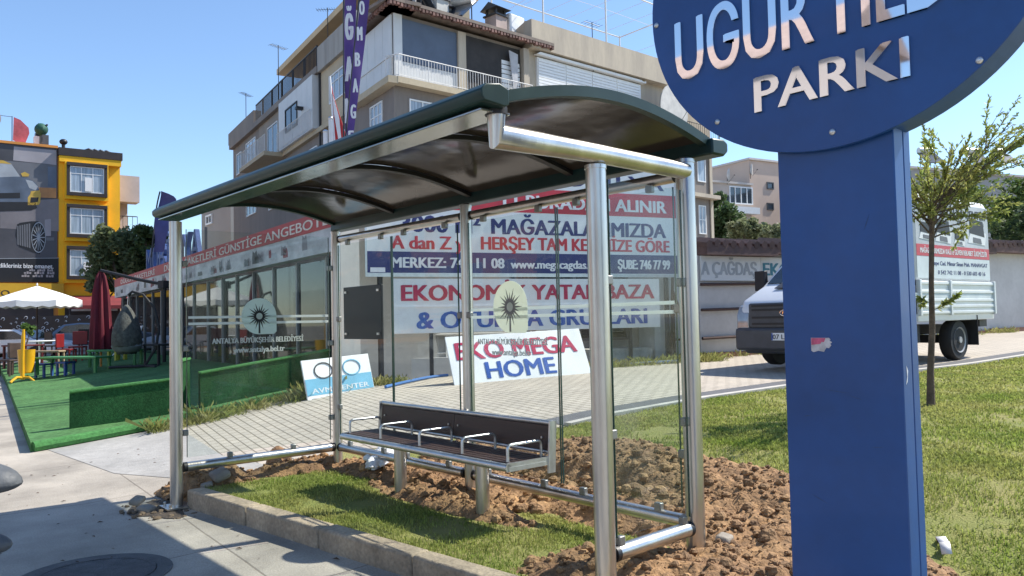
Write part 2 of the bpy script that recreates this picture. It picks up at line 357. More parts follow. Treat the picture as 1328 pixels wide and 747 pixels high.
while n < 8500:
    x = random.uniform(-8.1, -.6); y = random.uniform(2.2, 5.9); m, h = soil_mask(x, y)
    if random.random() > m*1.25 or m < .26 or (y < KL(x)+.17 and x > -7.0): continue
    r = .004+(.026*random.random()**3 if random.random() < .93 else .03+.03*random.random())*random.random()**.8
    vs, fs = blob((x, y, soil_h(x, y)+r*.2), r, n); cl.add(vs, fs); n += 1
o = cl.build('soil_clods', M('soil_clod', (.36, .215, .10), .95, 0, 0, 5, .8, 60, col2=(.18, .098, .045), island=.35, fine=.25), smooth=False); tag(o, 'loose brown clods of dug soil lying around the shelter posts', 'soil clods', kind='stuff')

# ------------------------------------------------------------------ grass
def inside(x, y):
    c = False; j = len(LAWNP)-1
    for i in range(len(LAWNP)):
        xi, yi = LAWNP[i]; xj, yj = LAWNP[j]
        if (yi > y) != (yj > y) and x < (xj-xi)*(y-yi)/(yj-yi)+xi: c = not c
        j = i
    return c
def seen(x, y, z, mx=420):
    d = CM.T@(np.array((x, y, z))-C0)
    if d[2] > -1.5: return False
    px = CX-F*d[0]/d[2]; py = CY+F*d[1]/d[2]; return -mx < px < 1328+mx and py < 747+mx
def blades(zones, mat, name, label, cat):
    VV = []; FF = []
    for (x0, x1, y0, y1, cnt, hmin, hmax, wd, test) in zones:
        made = 0; tries = 0
        while made < cnt and tries < cnt*6:
            tries += 1; x = random.uniform(x0, x1); y = random.uniform(y0, y1)
            if not test(x, y): continue
            z = L(y); m = noise.fractal(Vector((x, y, 3))*1.7, 1, 2, 3)
            if random.random() > .66+.9*m+.5*noise.noise(Vector((x*6, y*6, 1))): continue
            made += 1; a = random.uniform(0, 6.283); h = random.uniform(hmin, hmax); w = wd*random.uniform(.7, 1.3)
            lx, ly = random.gauss(0, .55)*h, random.gauss(0, .55)*h; cx_, sy = math.cos(a)*w, math.sin(a)*w; o = len(VV)
            VV += [(x-cx_, y-sy, z-.01), (x+cx_, y+sy, z-.01), (x+lx*.4+cx_*.7, y+ly*.4+sy*.7, z+h*.6), (x+lx*.4-cx_*.7, y+ly*.4-sy*.7, z+h*.6), (x+lx, y+ly, z+h*random.uniform(.75, 1))]
            FF += [(o, o+1, o+2, o+3), (o+3, o+2, o+4)]
    o = npmesh(name, VV, FF, mat); tag(o, label, cat, kind='stuff'); return o
GRASS = M('grass_blade', (.22, .295, .055), .6, 0, 0, 1.3, 0, col2=(.40, .38, .13), island=.45, spec=.2, leafy=.5)
def near_ok(x, y): return inside(x, y) and soil_mask(x, y)[0] < .37 and y > KL(x)+.13 and seen(x, y, .2)
blades([(-7, -.5, 2.5, 4.2, 21000, .012, .038, .0035, near_ok), (-6.5, 2, 3.5, 6.5, 30000, .014, .04, .004, near_ok),
        (-6, 5.5, 6.0, 10, 56000, .016, .036, .006, near_ok), (-5, 11, 9.5, 18, 42000, .018, .038, .010, near_ok)], GRASS, 'grass', 'short sunlit green and straw coloured grass of the park lawn', 'grass')
WEED = M('weed_leaf', (.20, .25, .06), .6, 0, 0, 2, 0, col2=(.36, .32, .14), island=.45, spec=.2, leafy=.45)
def tufts(name, label, spots, mat):
    VV = []; FF = []
    for (x, y, z, r, h, cnt) in spots:
        for _ in range(cnt):
            a = random.uniform(0, 6.28); rr = r*math.sqrt(random.random()); px_, py_ = x+rr*math.cos(a), y+rr*math.sin(a); hh = h*random.uniform(.3, 1); b = random.uniform(0, 6.28); w = random.uniform(.003, .010)
            lx, ly = random.gauss(0, .6)*hh, random.gauss(0, .6)*hh; o = len(VV)
            VV += [(px_-w*math.cos(b), py_-w*math.sin(b), z), (px_+w*math.cos(b), py_+w*math.sin(b), z), (px_+lx+w*math.cos(b), py_+ly+w*math.sin(b), z+hh*.8), (px_+lx, py_+ly, z+hh)]
            FF += [(o, o+1, o+2, o+3)]
    return tag(npmesh(name, VV, FF, mat), label, 'weeds', kind='stuff')
sp = []
for _ in range(150):
    y = random.uniform(3.5, 7.6); x = -12.05+random.uniform(-.1, .45)*(1 if y < 6.5 else .6)+max(0, (y-6.7)*.3); sp.append((x, y, T(y), .16, random.uniform(.04, .17)+(.14 if random.random() < .07 else 0), 34))
tufts('weeds', 'straggling green weeds along the foot of the green turf panels and low shop wall', sp, WEED)
sp = []
for _ in range(150):
    t = random.uniform(3.6, 7.3) if random.random() < .55 else 7.2+random.uniform(0, 30); p = W0+WD*t if t < 7.2 else wall2(t-7.2); d = random.uniform(.15, .75) if t < 7.2 else random.uniform(.05, .35)
    sp.append((p.x+d, p.y-d*.3, T(p.y), .2, random.uniform(.05, .2), 40))
tufts('wall_weeds', 'low green weeds at the foot of the white compound wall', sp, WEED)

# ------------------------------------------------------------------ bus shelter
SX0, SX1, YF, YB = -7.3, -2.74, 2.28, 3.86
sh = thing('bus_shelter', 'new steel and glass bus shelter with arched brown roof and dark green gutter', 'bus shelter', (-5.0, 3.1, .1))
def part(mb, name, mat, parent, **k): return mb.build(name, mat, parent, world=True, **k)
def post(x, y, z0, z1, r=.052, flange=False):
    b = MB(); b.cyl((x, y, z0), (x, y, z1), r, 24)
    if flange: b.box((x, y, z0+.05), (.22, .22, .014)); b.box((x, y, z0-.02), (.1, .1, .1)); b.cyl((x+.075, y-.075, z0+.05), (x+.075, y-.075, z0+.085), .012, 8); b.cyl((x-.075, y-.075, z0+.05), (x-.075, y-.075, z0+.085), .012, 8); b.cyl((x+.075, y+.075, z0+.05), (x+.075, y+.075, z0+.085), .012, 8)
    else: b.lathe([(r+.004, z1-.02), (r+.004, z1), (r*.6, z1+.012), (.004, z1+.014)], (x, y, 0), 24)
    return part(b, 'post', STEEL, sh)
PA, PB, PC, PE_, PD_ = (-7.05, 2.29), (-7.06, 3.82), (-4.98, 3.84), (-2.845, 3.82), (-2.82, 3.03)
post(*PA, -.01, 2.46, flange=True); post(*PB, .05, 2.46, .046); post(*PC, .05, 2.47, .046); post(*PE_, .1, 2.47, .055); post(*PD_, .05, 2.345, .054)
# rails
def rail(p, q, r, black=.012):
    b = MB(); p, q = Vector(p), Vector(q); d = (q-p).normalized(); b.cyl(p+d*black, q-d*black, r, 20); o = part(b, 'rail', STEEL, sh)
    for e0, e1 in ((p, p+d*black*2.5), (q-d*black*2.5, q)): MB().cyl(e0, e1, r*1.02, 20).build('end_cap', BLACK, o, world=True)
zr = .36
rail((PA[0], PA[1]+.055, zr), (PB[0], PB[1]-.05, zr), .04); rail((PB[0]+.05, PB[1], zr), (PC[0]-.05, PC[1], zr), .04); rail((PC[0]+.05, PC[1], zr), (PE_[0]-.055, PE_[1], zr), .04); rail((PD_[0], PD_[1]+.055, zr-.02), (PE_[0], PE_[1]-.055, zr-.02), .042)
zt = 2.385
rail((PB[0]+.05, PB[1]+.02, zt), (PC[0]-.05, PC[1]+.02, zt), .035); rail((PC[0]+.05, PC[1]+.02, zt), (PE_[0]-.055, PE_[1]+.02, zt), .035)
# cantilever arm with its upright stub at the front end
b = MB(); b.tube([(-2.79, 2.34, 2.56), (-2.79, 2.34, 2.398), (-2.79, 3.0, 2.40), (-2.83, 3.80, 2.40)], .049, 28)
for k in range(28, 56):
    d_ = b.v[k]-Vector((-2.79, 2.34, 2.398)); e_ = Vector((0, 1, 1)).normalized(); b.v[k] += e_*d_.dot(e_)*.414
part(b, 'arm', STEEL, sh)
b = MB(); b.cyl((-2.79, 2.34, 2.495), (-2.79, 2.34, 2.53), .053, 24); part(b, 'collar', BLACK, sh)
# roof: front gutter, back gutter, arched ribs and smoked panels
def arch(t): return YF+.02+(YB+.11-YF-.02)*t, 2.565+.15*math.sin(math.pi*t)**.9+.0*t
b = MB(); prof = [(-.085, -.012), (-.07, -.03), (.05, -.042), (.075, -.03), (.075, .04), (.02, .062), (-.06, .048), (-.088, .02)]
b.prism(prof, (SX0-.04, YF-.01, 2.555), (0, 1, 0), (0, 0, 1), (SX1-SX0+.08, 0, 0)); fg = part(b, 'front_gutter', GREEN_PAINT, sh, bevel=.006)
b = MB(); b.obox((SX0, YF-.055, 2.497), (SX1-SX0-.02, 0, 0), (0, .175, 0), (0, 0, .012)); part(b, 'gutter_trim', M('polished_trim', (.30, .30, .28), .16, .85, .25, 1.5, .05, 4), sh, bevel=.003)
b = MB(); b.prism([(-.06, -.05), (.06, -.05), (.10, -.02), (.10, .03), (.06, .05), (-.06, .045)], (SX0-.03, YB+.11, 2.545), (0, 1, 0), (0, 0, 1), (SX1-SX0+.06, 0, 0)); part(b, 'back_gutter', GREEN_PAINT, sh, bevel=.012)
N = 22
def rib(x, wd, dp, z=0.0, mat=GREEN_PAINT, name='rib'):
    b = MB()
    for i in range(N):
        (y0, z0), (y1, z1) = arch(i/N), arch((i+1)/N); 
        vs = [(x-wd/2, y0, z0+z-dp), (x+wd/2, y0, z0+z-dp), (x+wd/2, y0, z0+z), (x-wd/2, y0, z0+z), (x-wd/2, y1, z1+z-dp), (x+wd/2, y1, z1+z-dp), (x+wd/2, y1, z1+z), (x-wd/2, y1, z1+z)]
        b.add(vs, [(0, 1, 5, 4), (1, 2, 6, 5), (2, 3, 7, 6), (3, 0, 4, 7)])
    return part(b, name, mat, sh)
RX = [SX0+.03, -6.16, -5.02, -3.88, SX1-.03]
for i, x in enumerate(RX):
    if i in (0, 4): rib(x, .05, .055, .02)
    else:
        rib(x, .055, .03, -.012, BLACK); rib(x, .075, .012, .018, GREEN_PAINT, 'rib_cover')
def smoked():
    m, n, l, b = nt('smoked_polycarbonate'); o = n['Material Output']
    tc = n.new('ShaderNodeTexCoord'); t = n.new('ShaderNodeTexNoise'); t.inputs['Scale'].default_value = 2; t.inputs['Detail'].default_value = 7; l.new(tc.outputs['Object'], t.inputs['Vector'])
    rp = n.new('ShaderNodeValToRGB'); rp.color_ramp.elements[0].color = (.030, .024, .020, 1); rp.color_ramp.elements[1].color = (.060, .048, .038, 1); l.new(t.outputs[0], rp.inputs[0]); l.new(rp.outputs[0], b.inputs['Base Color'])
    b.inputs['Roughness'].default_value = .13; b.inputs['Specular IOR Level'].default_value = .32
    t2 = n.new('ShaderNodeTexNoise'); t2.inputs['Scale'].default_value = 2.2; l.new(tc.outputs['Object'], t2.inputs['Vector']); bp = n.new('ShaderNodeBump'); bp.inputs['Strength'].default_value = .10; bp.inputs['Distance'].default_value = .05; l.new(t2.outputs[0], bp.inputs['Height']); l.new(bp.outputs[0], b.inputs['Normal'])
    tr = n.new('ShaderNodeBsdfTranslucent'); tr.inputs[0].default_value = (.20, .16, .13, 1); mx = n.new('ShaderNodeMixShader'); mx.inputs[0].default_value = .17
    l.new(b.outputs[0], mx.inputs[1]); l.new(tr.outputs[0], mx.inputs[2]); l.new(mx.outputs[0], o.inputs[0]); return m
SMK = smoked()
for x0, x1 in zip(RX, RX[1:]):
    b = MB(); vs = []; fs_ = []; a, c = x0+.026, x1-.026; K = 48
    for i in range(K+1):
        y, z = arch(i/K); vs += [(a, y, z), (c, y, z), (c, y, z-.008), (a, y, z-.008)]
    for i in range(K): o_ = 4*i; fs_ += [(o_, o_+1, o_+5, o_+4), (o_+3, o_+7, o_+6, o_+2), (o_, o_+4, o_+7, o_+3), (o_+1, o_+2, o_+6, o_+5)]
    b.add(vs, fs_)
    part(b, 'roof_panel', SMK, sh)
# glazing
def film_mat(name, col):
    m, n, l, b = nt(name); b.inputs['Base Color'].default_value = (*col, 1); b.inputs['Roughness'].default_value = .6; tr = n.new('ShaderNodeBsdfTranslucent'); tr.inputs[0].default_value = (*col, 1)
    nz = n.new('ShaderNodeTexNoise'); nz.inputs['Scale'].default_value = 8; mr = n.new('ShaderNodeMapRange'); mr.inputs[3].default_value = .4; mr.inputs[4].default_value = .6; l.new(nz.outputs[0], mr.inputs[0])
    mx = n.new('ShaderNodeMixShader'); l.new(mr.outputs[0], mx.inputs[0]); l.new(b.outputs[0], mx.inputs[1]); l.new(tr.outputs[0], mx.inputs[2]); l.new(mx.outputs[0], n['Material Output'].inputs[0]); return m
EDGE = M('glass_edge', (.02, .05, .045), .2, 0, .1, 3); FILM = film_mat('etched_white_film', (.80, .84, .82)); PALE = film_mat('pale_film', (.88, .90, .80)); PALE2 = film_mat('grey_green_film', (.74, .85, .81))
def clampset(par, pts, u):
    for p in pts:
        b = MB(); b.box(p, (.035, .045, .05) if u == 'y' else (.05, .035, .05)); b.build('clamp', M('clamp_steel', (.26, .26, .25), .45, .7, .15, 9), par, world=True, bevel=.006)
def pane(p, u, z0, z1, n, th=.01):
    p, u, n = Vector(p), Vector(u), Vector(n); b = MB(); b.obox((p.x, p.y, z0), u, (0, 0, z1-z0), n*th); o = part(b, 'glass_panel', GLASS, sh, smooth=False)
    d = u.normalized()
    for q in (p, p+u-d*.004): MB().obox(Vector((q.x, q.y, z0))-n*.001, d*.004, (0, 0, z1-z0), n*(th+.002)).build('glass_edge', EDGE, o, world=True, smooth=False)
    return o
def emblem(o, c, u, n, s, film, tw, dark=None):
    """municipal emblem: pale drop with a dark rayed sun, two lines of lettering below"""
    c, u, n = Vector(c), Vector(u), Vector(n); v = Vector((0, 0, 1)); b = MB()
    pl = [(math.cos(a)*s, math.sin(a)*s) for a in [R(k*6) for k in range(0, 46)]]+[(math.cos(a)*s, math.sin(a)*s) for a in [R(k*6) for k in range(46, 0+46)]]
    c = c+n*.003
    pl = [(math.cos(R(a))*s, math.sin(R(a))*s) for a in range(0, 271, 6)]+[(s*.86, -s), (s, -s*.86)]
    b.prism(pl, c, u, v, n*.002); b.build('emblem_drop', film, o, world=True, smooth=False)
    b = MB(); k = 20
    for i in range(k):
        a = 2*math.pi*i/k; l_ = s*(.74 if i % 2 == 0 else .56); d = Vector((math.cos(a), math.sin(a))); e = Vector((-d.y, d.x)); r0 = s*.24; w_ = s*.05
        b.prism([tuple(d*r0+e*w_), tuple(d*r0-e*w_), tuple(d*l_)], c+n*.0022, u, v, n*.0015)
    b.prism([(-s*.05, -s*.95), (s*.05, -s*.95), (s*.04, -s*.2), (-s*.04, -s*.2)], c+n*.0022, u, v, n*.0012)
    ring = [(math.cos(2*math.pi*i/24)*s*.27, math.sin(2*math.pi*i/24)*s*.27) for i in range(24)]; b.prism(ring, c+n*.0021, u, v, n*.0013)
    b.build('emblem_sun', dark or M('dark_film', (.012, .014, .015), .6, 0, .1, 5), o, world=True, smooth=False)
    b = MB(); b.prism([(x*.66, y*.66) for x, y in ring], c+n*.0036, u, v, n*.0012); b.build('emblem_disc', film, o, world=True, smooth=False)
    b = MB(); b.text('ANTALYA BÜYÜKŞEHİR BELEDİYESİ', c-v*s*1.45, u, v, tw, tw*.058, .002, .035, 'C'); b.text('www.antalya.bel.tr', c-v*s*1.45-v*tw*.10, u, v, tw*.56, tw*.062, .002, .035, 'C'); b.build('lettering', FILM, o, world=True, smooth=False)
def stripes(o, p, u, n, film=FILM):
    p, u, n = Vector(p), Vector(u), Vector(n)
    for z in (1.57, 1.625): MB().obox((p.x, p.y, z), u, (0, 0, .022), n*.002).build('stripe', film, o, world=True, smooth=False)
gl = pane((PA[0], PA[1]+.085, 0), (0, PB[1]-PA[1]-.17, 0), .44, 2.40, (1, 0, 0))
stripes(gl, (PA[0]+.0105, PA[1]+.10, 0), (0, PB[1]-PA[1]-.2, 0), (1, 0, 0)); emblem(gl, PX(336, 410, PA[0]+.0105), (0, 1, 0), (1, 0, 0), .165, PALE2, .86)
clampset(gl, [(PA[0], PA[1]+.075, z) for z in (.65, 1.37, 2.1)]+[(PB[0], PB[1]-.07, z) for z in (.65, 1.37, 2.1)]+[(PA[0], y, .415) for y in (2.75, 3.35)], 'y')
bx = [PB[0]+.08, (PB[0]+PC[0])/2-.01, PC[0]-.08]; by = PB[1]-.005
BP = []
for x0, x1 in ((PB[0]+.07, -6.03), (-6.015, PC[0]-.07), (PC[0]+.07, -3.93), (-3.915, PE_[0]-.08)):
    o = pane((x0, by, 0), (x1-x0, 0, 0), .44, 2.32, (0, -1, 0)); BP.append(o)
    clampset(o, [(x0+.18, by, .415), (x1-.18, by, .415), (x0+.18, by, 2.335), (x1-.18, by, 2.335)], 'x')
clampset(BP[2], [(PC[0]+.06, by, z) for z in (.75, 1.6)], 'x'); clampset(BP[1], [(PC[0]-.06, by, z) for z in (.75, 1.6)], 'x'); clampset(BP[3], [(PE_[0]-.07, by, z) for z in (.75, 1.6)], 'x'); clampset(BP[0], [(PB[0]+.06, by, z) for z in (.75, 1.6)], 'x')
for i in (2, 3):
    x0 = (PC[0]+.09) if i == 2 else -3.90; x1 = -3.95 if i == 2 else PE_[0]-.09
    stripes(BP[i], (x0, by-.0105, 0), (x1-x0, 0, 0), (0, -1, 0))
emblem(BP[2], PY(662, 398, by-.0125), (1, 0, 0), (0, -1, 0), .19, PALE, .78, M('ray_film', (.22, .21, .20), .6, 0, .3, 5))
gr = pane((PD_[0], PD_[1]+.08, 0), (0, PE_[1]-PD_[1]-.17, 0), .42, 2.28, (1, 0, 0))
clampset(gr, [(PD_[0]+.005, PD_[1]+.11, .40), (PE_[0]+.005, PE_[1]-.12, .40)]+[(PE_[0]+.005, PE_[1]-.075, z) for z in (.95, 1.75)]+[(PD_[0]+.005, PD_[1]+.07, z) for z in (.95, 1.75)], 'y')
# dark notice panel bolted to the rear glass
a = PY(447, 373, by-.02); c = PY(497, 440, by-.02)
b = MB(); b.obox((a.x, by-.035, c.z), (c.x-a.x, 0, 0), (0, 0, a.z-c.z), (0, .022, 0)); nb = part(b, 'notice_panel', M('charcoal_panel', (.018, .019, .022), .45, 0, .1, 4), sh, bevel=.004)
for x in (a.x+.05, c.x-.05):
    for z in (a.z-.05, c.z+.05): MB().box((x, by-.039, z), (.04, .012, .02)).build('bracket', STEEL2, nb, world=True)

# ------------------------------------------------------------------ bench
X0, X1 = -6.12, -3.95
be = thing('bench', 'dark slatted bench with steel armrests inside the bus shelter', 'bench', (-5.03, 3.55, .165))
WOOD = M('dark_stained_wood', (.055, .028, .02), .5, 0, .3, 5, .15, 40, stretch=(.4, 6, 6))
for i in range(7):
    b = MB(); b.obox((X0+.02, 3.385+i*.052, .605), (X1-X0-.04, 0, 0), (0, .042, 0), (0, 0, .022)); part(b, 'seat_slat', WOOD, be, bevel=.004)
b = MB(); b.cyl((X0, 3.355, .60), (X1, 3.355, .60), .026, 16); b.cyl((X0, 3.745, .60), (X1, 3.745, .60), .02, 12)
for x in (X0+.01, -5.53, -4.47, X1-.01): b.obox((x-.012, 3.36, .575), (.024, 0, 0), (0, .41, 0), (0, 0, .028))
for x in (X0, X1-.012): b.prism([(3.345, .575), (3.765, .575), (3.765, .63), (3.345, .63)], (x, 0, 0), (0, 1, 0), (0, 0, 1), (.012, 0, 0))
part(b, 'seat_frame', STEEL2, be)
b = MB()
bk = lambda z: 3.728+(z-.60)*.10
b.cyl((X0, bk(.845)-.0, .85), (X1, bk(.845), .85), .018, 12); b.cyl((X0, bk(.655), .655), (X1, bk(.655), .655), .014, 12)
for x in (X0-.006, X1-.006): b.prism([(3.70, .52), (3.765, .52), (bk(.865)+.03, .865), (bk(.865)-.03, .865)], (x, 0, 0), (0, 1, 0), (0, 0, 1), (.014, 0, 0))
part(b, 'back_frame', STEEL2, be)
for x0, x1 in ((X0+.02, -5.042), (-5.038, X1-.02)):
    b = MB(); b.prism([(bk(.665)-.012, .668), (bk(.665)+.008, .668), (bk(.832)+.008, .832), (bk(.832)-.012, .832)], (x0, 0, 0), (0, 1, 0), (0, 0, 1), (x1-x0, 0, 0)); o = part(b, 'back_board', WOOD, be, bevel=.003)
    for x in (x0+.06, x1-.06): MB().cyl((x, bk(.75)-.022, .75), (x, bk(.75)-.002, .75), .008, 8).build('bolt', STEEL2, o, world=True)
for x in (X0+.05, -5.58, -5.03, -4.5, X1-.06):
    b = MB(); zt_ = .735; y0, y1 = 3.40, 3.70; pts = [(x, y0, .62), (x, y0, zt_-.03)]+[(x, y0+.03-.03*math.cos(a), zt_-.03+.03*math.sin(a)) for a in (R(30), R(60), R(90))]+[(x, y1-.03+.03*math.sin(a), zt_-.03+.03*math.cos(a)) for a in (0, R(30), R(60), R(90))]+[(x, y1, .62)]
    b.tube(pts, .0105, 10); part(b, 'armrest', STEEL2, be)
for x in (-5.53, -4.47):
    b = MB(); b.cyl((x, 3.55, .10), (x, 3.55, .58), .05, 20); part(b, 'leg', STEEL, be)

# ------------------------------------------------------------------ park sign
YP = 3.02
PBL = M('blue_sheet_metal', (.010, .066, .235), .42, 0, .2, 1.3, .02, 60, coat=.08, fine=.04)
x0 = PY(1015.5, 405, YP).x; x1 = PY(1168, 405, YP).x; xc = (x0+x1)/2
ps = thing('park_sign', 'big blue oval park name sign on a broad blue metal pillar', 'park sign', (xc, YP+.07, .16))
b = MB(); b.obox((x0, YP, -.1), (x1-x0, 0, 0), (0, .08, 0), (0, 0, 3.1)); part(b, 'pillar', PBL, ps, bevel=.004)
b = MB(); b.obox((x0+.004, YP+.094, -.1), (x1-x0-.008, 0, 0), (0, .055, 0), (0, 0, 3.1)); part(b, 'rear_panel', PBL, ps, bevel=.003)
b = MB(); b.obox((x0+.015, YP+.08, -.1), (x1-x0-.03, 0, 0), (0, .014, 0), (0, 0, 3.1)); part(b, 'pillar_core', BLACK, ps)
YO = YP-.035
lt = PY(846, 34, YO); bt = PY(1085, 191, YO); rw = xc-lt.x; oz = lt.z+.02; rh = oz-bt.z
b = MB(); ring = [(rw*math.cos(2*math.pi*i/96), rh*math.sin(2*math.pi*i/96)) for i in range(96)]
b.prism(ring, (xc, YO, oz), (1, 0, 0), (0, 0, 1), (0, .025, 0)); part(b, 'oval_panel', PBL, ps, bevel=.003)
b = MB()
for i in range(96):
    (a0, c0), (a1, c1) = ring[i], ring[(i+1) % 96]; p = [(xc+a*s_, y, oz+c*s_) for (a, c) in ((a0, c0), (a1, c1)) for (s_, y) in ((.985, YO+.026), (.985, YO+.16), (.965, YO+.16), (.965, YO+.026))]
    b.add(p, [(0, 4, 5, 1), (1, 5, 6, 2), (2, 6, 7, 3), (3, 7, 4, 0)])
b.prism([(a*.97, c*.97) for a, c in ring], (xc, YO+.155, oz), (1, 0, 0), (0, 0, 1), (0, .012, 0)); part(b, 'oval_rim', PBL, ps)
CHROME = M('mirror_steel', (.82, .82, .82), .03, 1.0, .02, 2)
def two(pa, pb, h, body, name):
    a = PY(*pa, YO-.012); c = PY(*pb, YO-.012); b = MB(); b.text(body, (a.x, YO, a.z), (1, 0, 0), (0, 0, 1), c.x-a.x, h, .012, .026); return part(b, name, CHROME, ps, smooth=False)
two((980, 146), (1179, 104), .155, 'PARKI', 'letter')
a = PY(878, 106, YO-.012); c = PY(1055, 62, YO-.012)
hh = PY(980, 2, YO).z; 
b = MB(); b.text('UĞUR', (a.x, YO, a.z), (1, 0, 0), (0, 0, 1), c.x-a.x, .288, .012, .014); part(b, 'letter', CHROME, ps, smooth=False)
a2 = PY(1070, 60, YO-.012); d2 = PY(1237, 20, YO-.012)
b = MB(); b.text('YILDIZ', (a2.x, YO, a.z), (1, 0, 0), (0, 0, 1), (d2.x-a2.x)/.70, .30, .012, .014); part(b, 'letter', CHROME, ps, smooth=False)
for p in ((930, 158), (1079, 171), (1270, 78), (851, 33)):
    q = PY(*p, YO-.004); b = MB(); b.ellip((q.x, YO-.002, q.z), (.013, .009, .013), 12, 8); part(b, 'rivet', STEEL2, ps)
for (px_, py_, l_, a_) in ((1070, 505, .10, -.1), (1100, 512, .06, -.3), (1040, 540, .05, .2), (1120, 300, .07, 1.2), (1052, 640, .08, -.4), (1130, 580, .05, .1)):
    q = PY(px_, py_, YP); d = Vector((math.cos(a_), 0, math.sin(a_))); e = Vector((-d.z, 0, d.x)); MB().prism([(0, 0), (l_*.5, -.002), (l_, 0), (l_*.5, .0015)], q-Vector((0, .0004, 0)), d, e, (0, -.0004, 0)).build('scratch', M('dull_scuff', (.035, .07, .17), .8, 0, .3, 40), ps, world=True, smooth=False)
q = PX(1168.5, 500, x1-.0); MB().prism([(0, 0), (.012, .01), (.02, .05), (.008, .07), (.012, .03)], (x1+.0006, YP+.02, q.z), (0, 1, 0), (0, 0, 1), (.0006, 0, 0)).build('scratch', M('chipped_paint', (.62, .64, .66), .7, 0, .1, 20), ps, world=True, smooth=False)
# torn sticker on the pillar
a = PY(1052, 438, YP); c = PY(1080, 457, YP); wd, ht = c.x-a.x, a.z-c.z
b = MB(); b.prism([(0, 0), (.86, 0), (.93, .12), (.88, .2), (1, .3), (.9, .42), (.96, .5), (.84, .72), (.72, .68), (.6, .97), (.35, .9), (.1, 1), (0, .9)], (a.x, YP-.001, a.z), (wd, 0, 0), (0, 0, -ht), (0, -.0015, 0)); st = part(b, 'sticker', M('sticker_paper', (.55, .52, .52), .7, 0, .25, 30), ps, smooth=False)
b = MB(); b.prism([(.02, .02), (.7, .02), (.62, .3), (.5, .28), (.45, .42), (.02, .5)], (a.x, YP-.0026, a.z), (wd, 0, 0), (0, 0, -ht), (0, -.001, 0)); b.build('print', M('pink_print', (.55, .10, .18), .6, 0, .3, 40), st, world=True, smooth=False)

# ================================================================== buildings and signs
UP = Vector((0, 0, 1))
class Fac:
    """a vertical wall plane: o on the wall, d along it, n outward (towards the street)"""
    def __init__(s, o, d, toward=(0, 0)):
        s.o = Vector((o[0], o[1], 0)); s.d = Vector((d[0], d[1], 0)).normalized(); s.n = Vector((s.d.y, -s.d.x, 0))
        if s.n.dot(Vector((toward[0], toward[1], 0))-s.o) < 0: s.n = -s.n
        s.r = s.d if s.d.cross(UP).dot(s.n) > 0 else -s.d          # reading direction seen from outside
    def p(s, u, z, w=0.0): return s.o+s.d*u+s.n*w+UP*z
    def box(s, b, u0, u1, z0, z1, w0, w1): return b.obox(s.p(u0, z0, w0), s.d*(u1-u0), UP*(z1-z0), s.n*(w1-w0))
    def uv(s, px, py):
        r = ray(px, py); A = np.array([[r[0], -s.d.x], [r[1], -s.d.y]]); t, u = np.linalg.solve(A, np.array([s.o.x, s.o.y])); return u, H+r[2]*t
PVC = M('white_pvc', (.75, .76, .76), .4, 0, .05, 4)
def window(par, f, u0, u1, z0, z1, cols=2, rows=(1.0,), fr=PVC, fw=.06, glass=WINGLASS, w=.0, d=.06):
    """window part (frame and glazing bars) with its pane as sub-part"""
    if u0 > u1: u0, u1 = u1, u0
    b = MB()
    f.box(b, u0, u0+fw, z0, z1, w+.003, w+d); f.box(b, u1-fw, u1, z0, z1, w+.003, w+d); f.box(b, u0+fw, u1-fw, z0, z0+fw, w+.003, w+d); f.box(b, u0+fw, u1-fw, z1-fw, z1, w+.003, w+d)
    for i in range(1, cols):
        c = u0+(u1-u0)*i/cols; f.box(b, c-fw*.4, c+fw*.4, z0+fw, z1-fw, w+.006, w+d-.01)
    for r_ in rows:
        if r_ < 1: c = z0+(z1-z0)*r_; f.box(b, u0+fw, u1-fw, c-fw*.35, c+fw*.35, w+.006, w+d-.013)
    o = b.build('window', fr, par, world=True)
    b = MB(); f.box(b, u0+fw*.5, u1-fw*.5, z0+fw*.5, z1-fw*.5, w+.004, w+.02); b.build('pane', glass, o, world=True, smooth=False)
    return o
def wallbox(par, f, u0, u1, z0, z1, w0, w1, m, name='wall', **k):
    b = MB(); f.box(b, u0, u1, z0, z1, w0, w1); return b.build(name, m, par, world=True, **k)
def railing(par, pts, z0, h, m, step=.13, r=.012, name='railing', mid=False):
    b = MB(); pts = [Vector((p[0], p[1], 0)) for p in pts]
    for p, q in zip(pts, pts[1:]):
        l_ = (q-p).length; n_ = max(1, int(l_/step)); b.cyl(p+UP*(z0+h), q+UP*(z0+h), r*2, 6); b.cyl(p+UP*(z0+.08), q+UP*(z0+.08), r*1.3, 6)
        for i in range(n_+1):
            a = p+(q-p)*i/n_; b.cyl(a+UP*z0, a+UP*(z0+h), r*(1.8 if i % 10 == 0 else 1), 5)
    return b.build(name, m, par, world=True)
PLB = M('grey_brown_plaster', (.25, .22, .195), .85, 0, 0, .55, .1, 30, col2=(.185, .16, .145), fine=.06, stretch=(1, 1, .22))
PLY = M('cream_plaster', (.46, .385, .27), .85, 0, .12, .6, .1, 30, fine=.05)
PLC = M('stained_cream_render', (.52, .45, .35), .85, 0, 0, 1.3, .1, 30, col2=(.36, .31, .25), fine=.05, stretch=(1, 1, .18))
PANEL = M('grey_white_cladding', (.60, .61, .61), .5, 0, .08, .7)
RAILW = M('white_railing', (.6, .6, .6), .5, 0, .1, 3)
RAILD = M('dark_railing', (.035, .035, .04), .5, 0, .1, 3)
CONCR = M('weathered_concrete', (.40, .38, .35), .9, 0, 0, 1.3, .2, 20, col2=(.25, .235, .215), stretch=(1, 1, .15))
TARP = M('blue_grey_tarp', (.085, .115, .17), .6, 0, .12, 1.5, .2, 8)
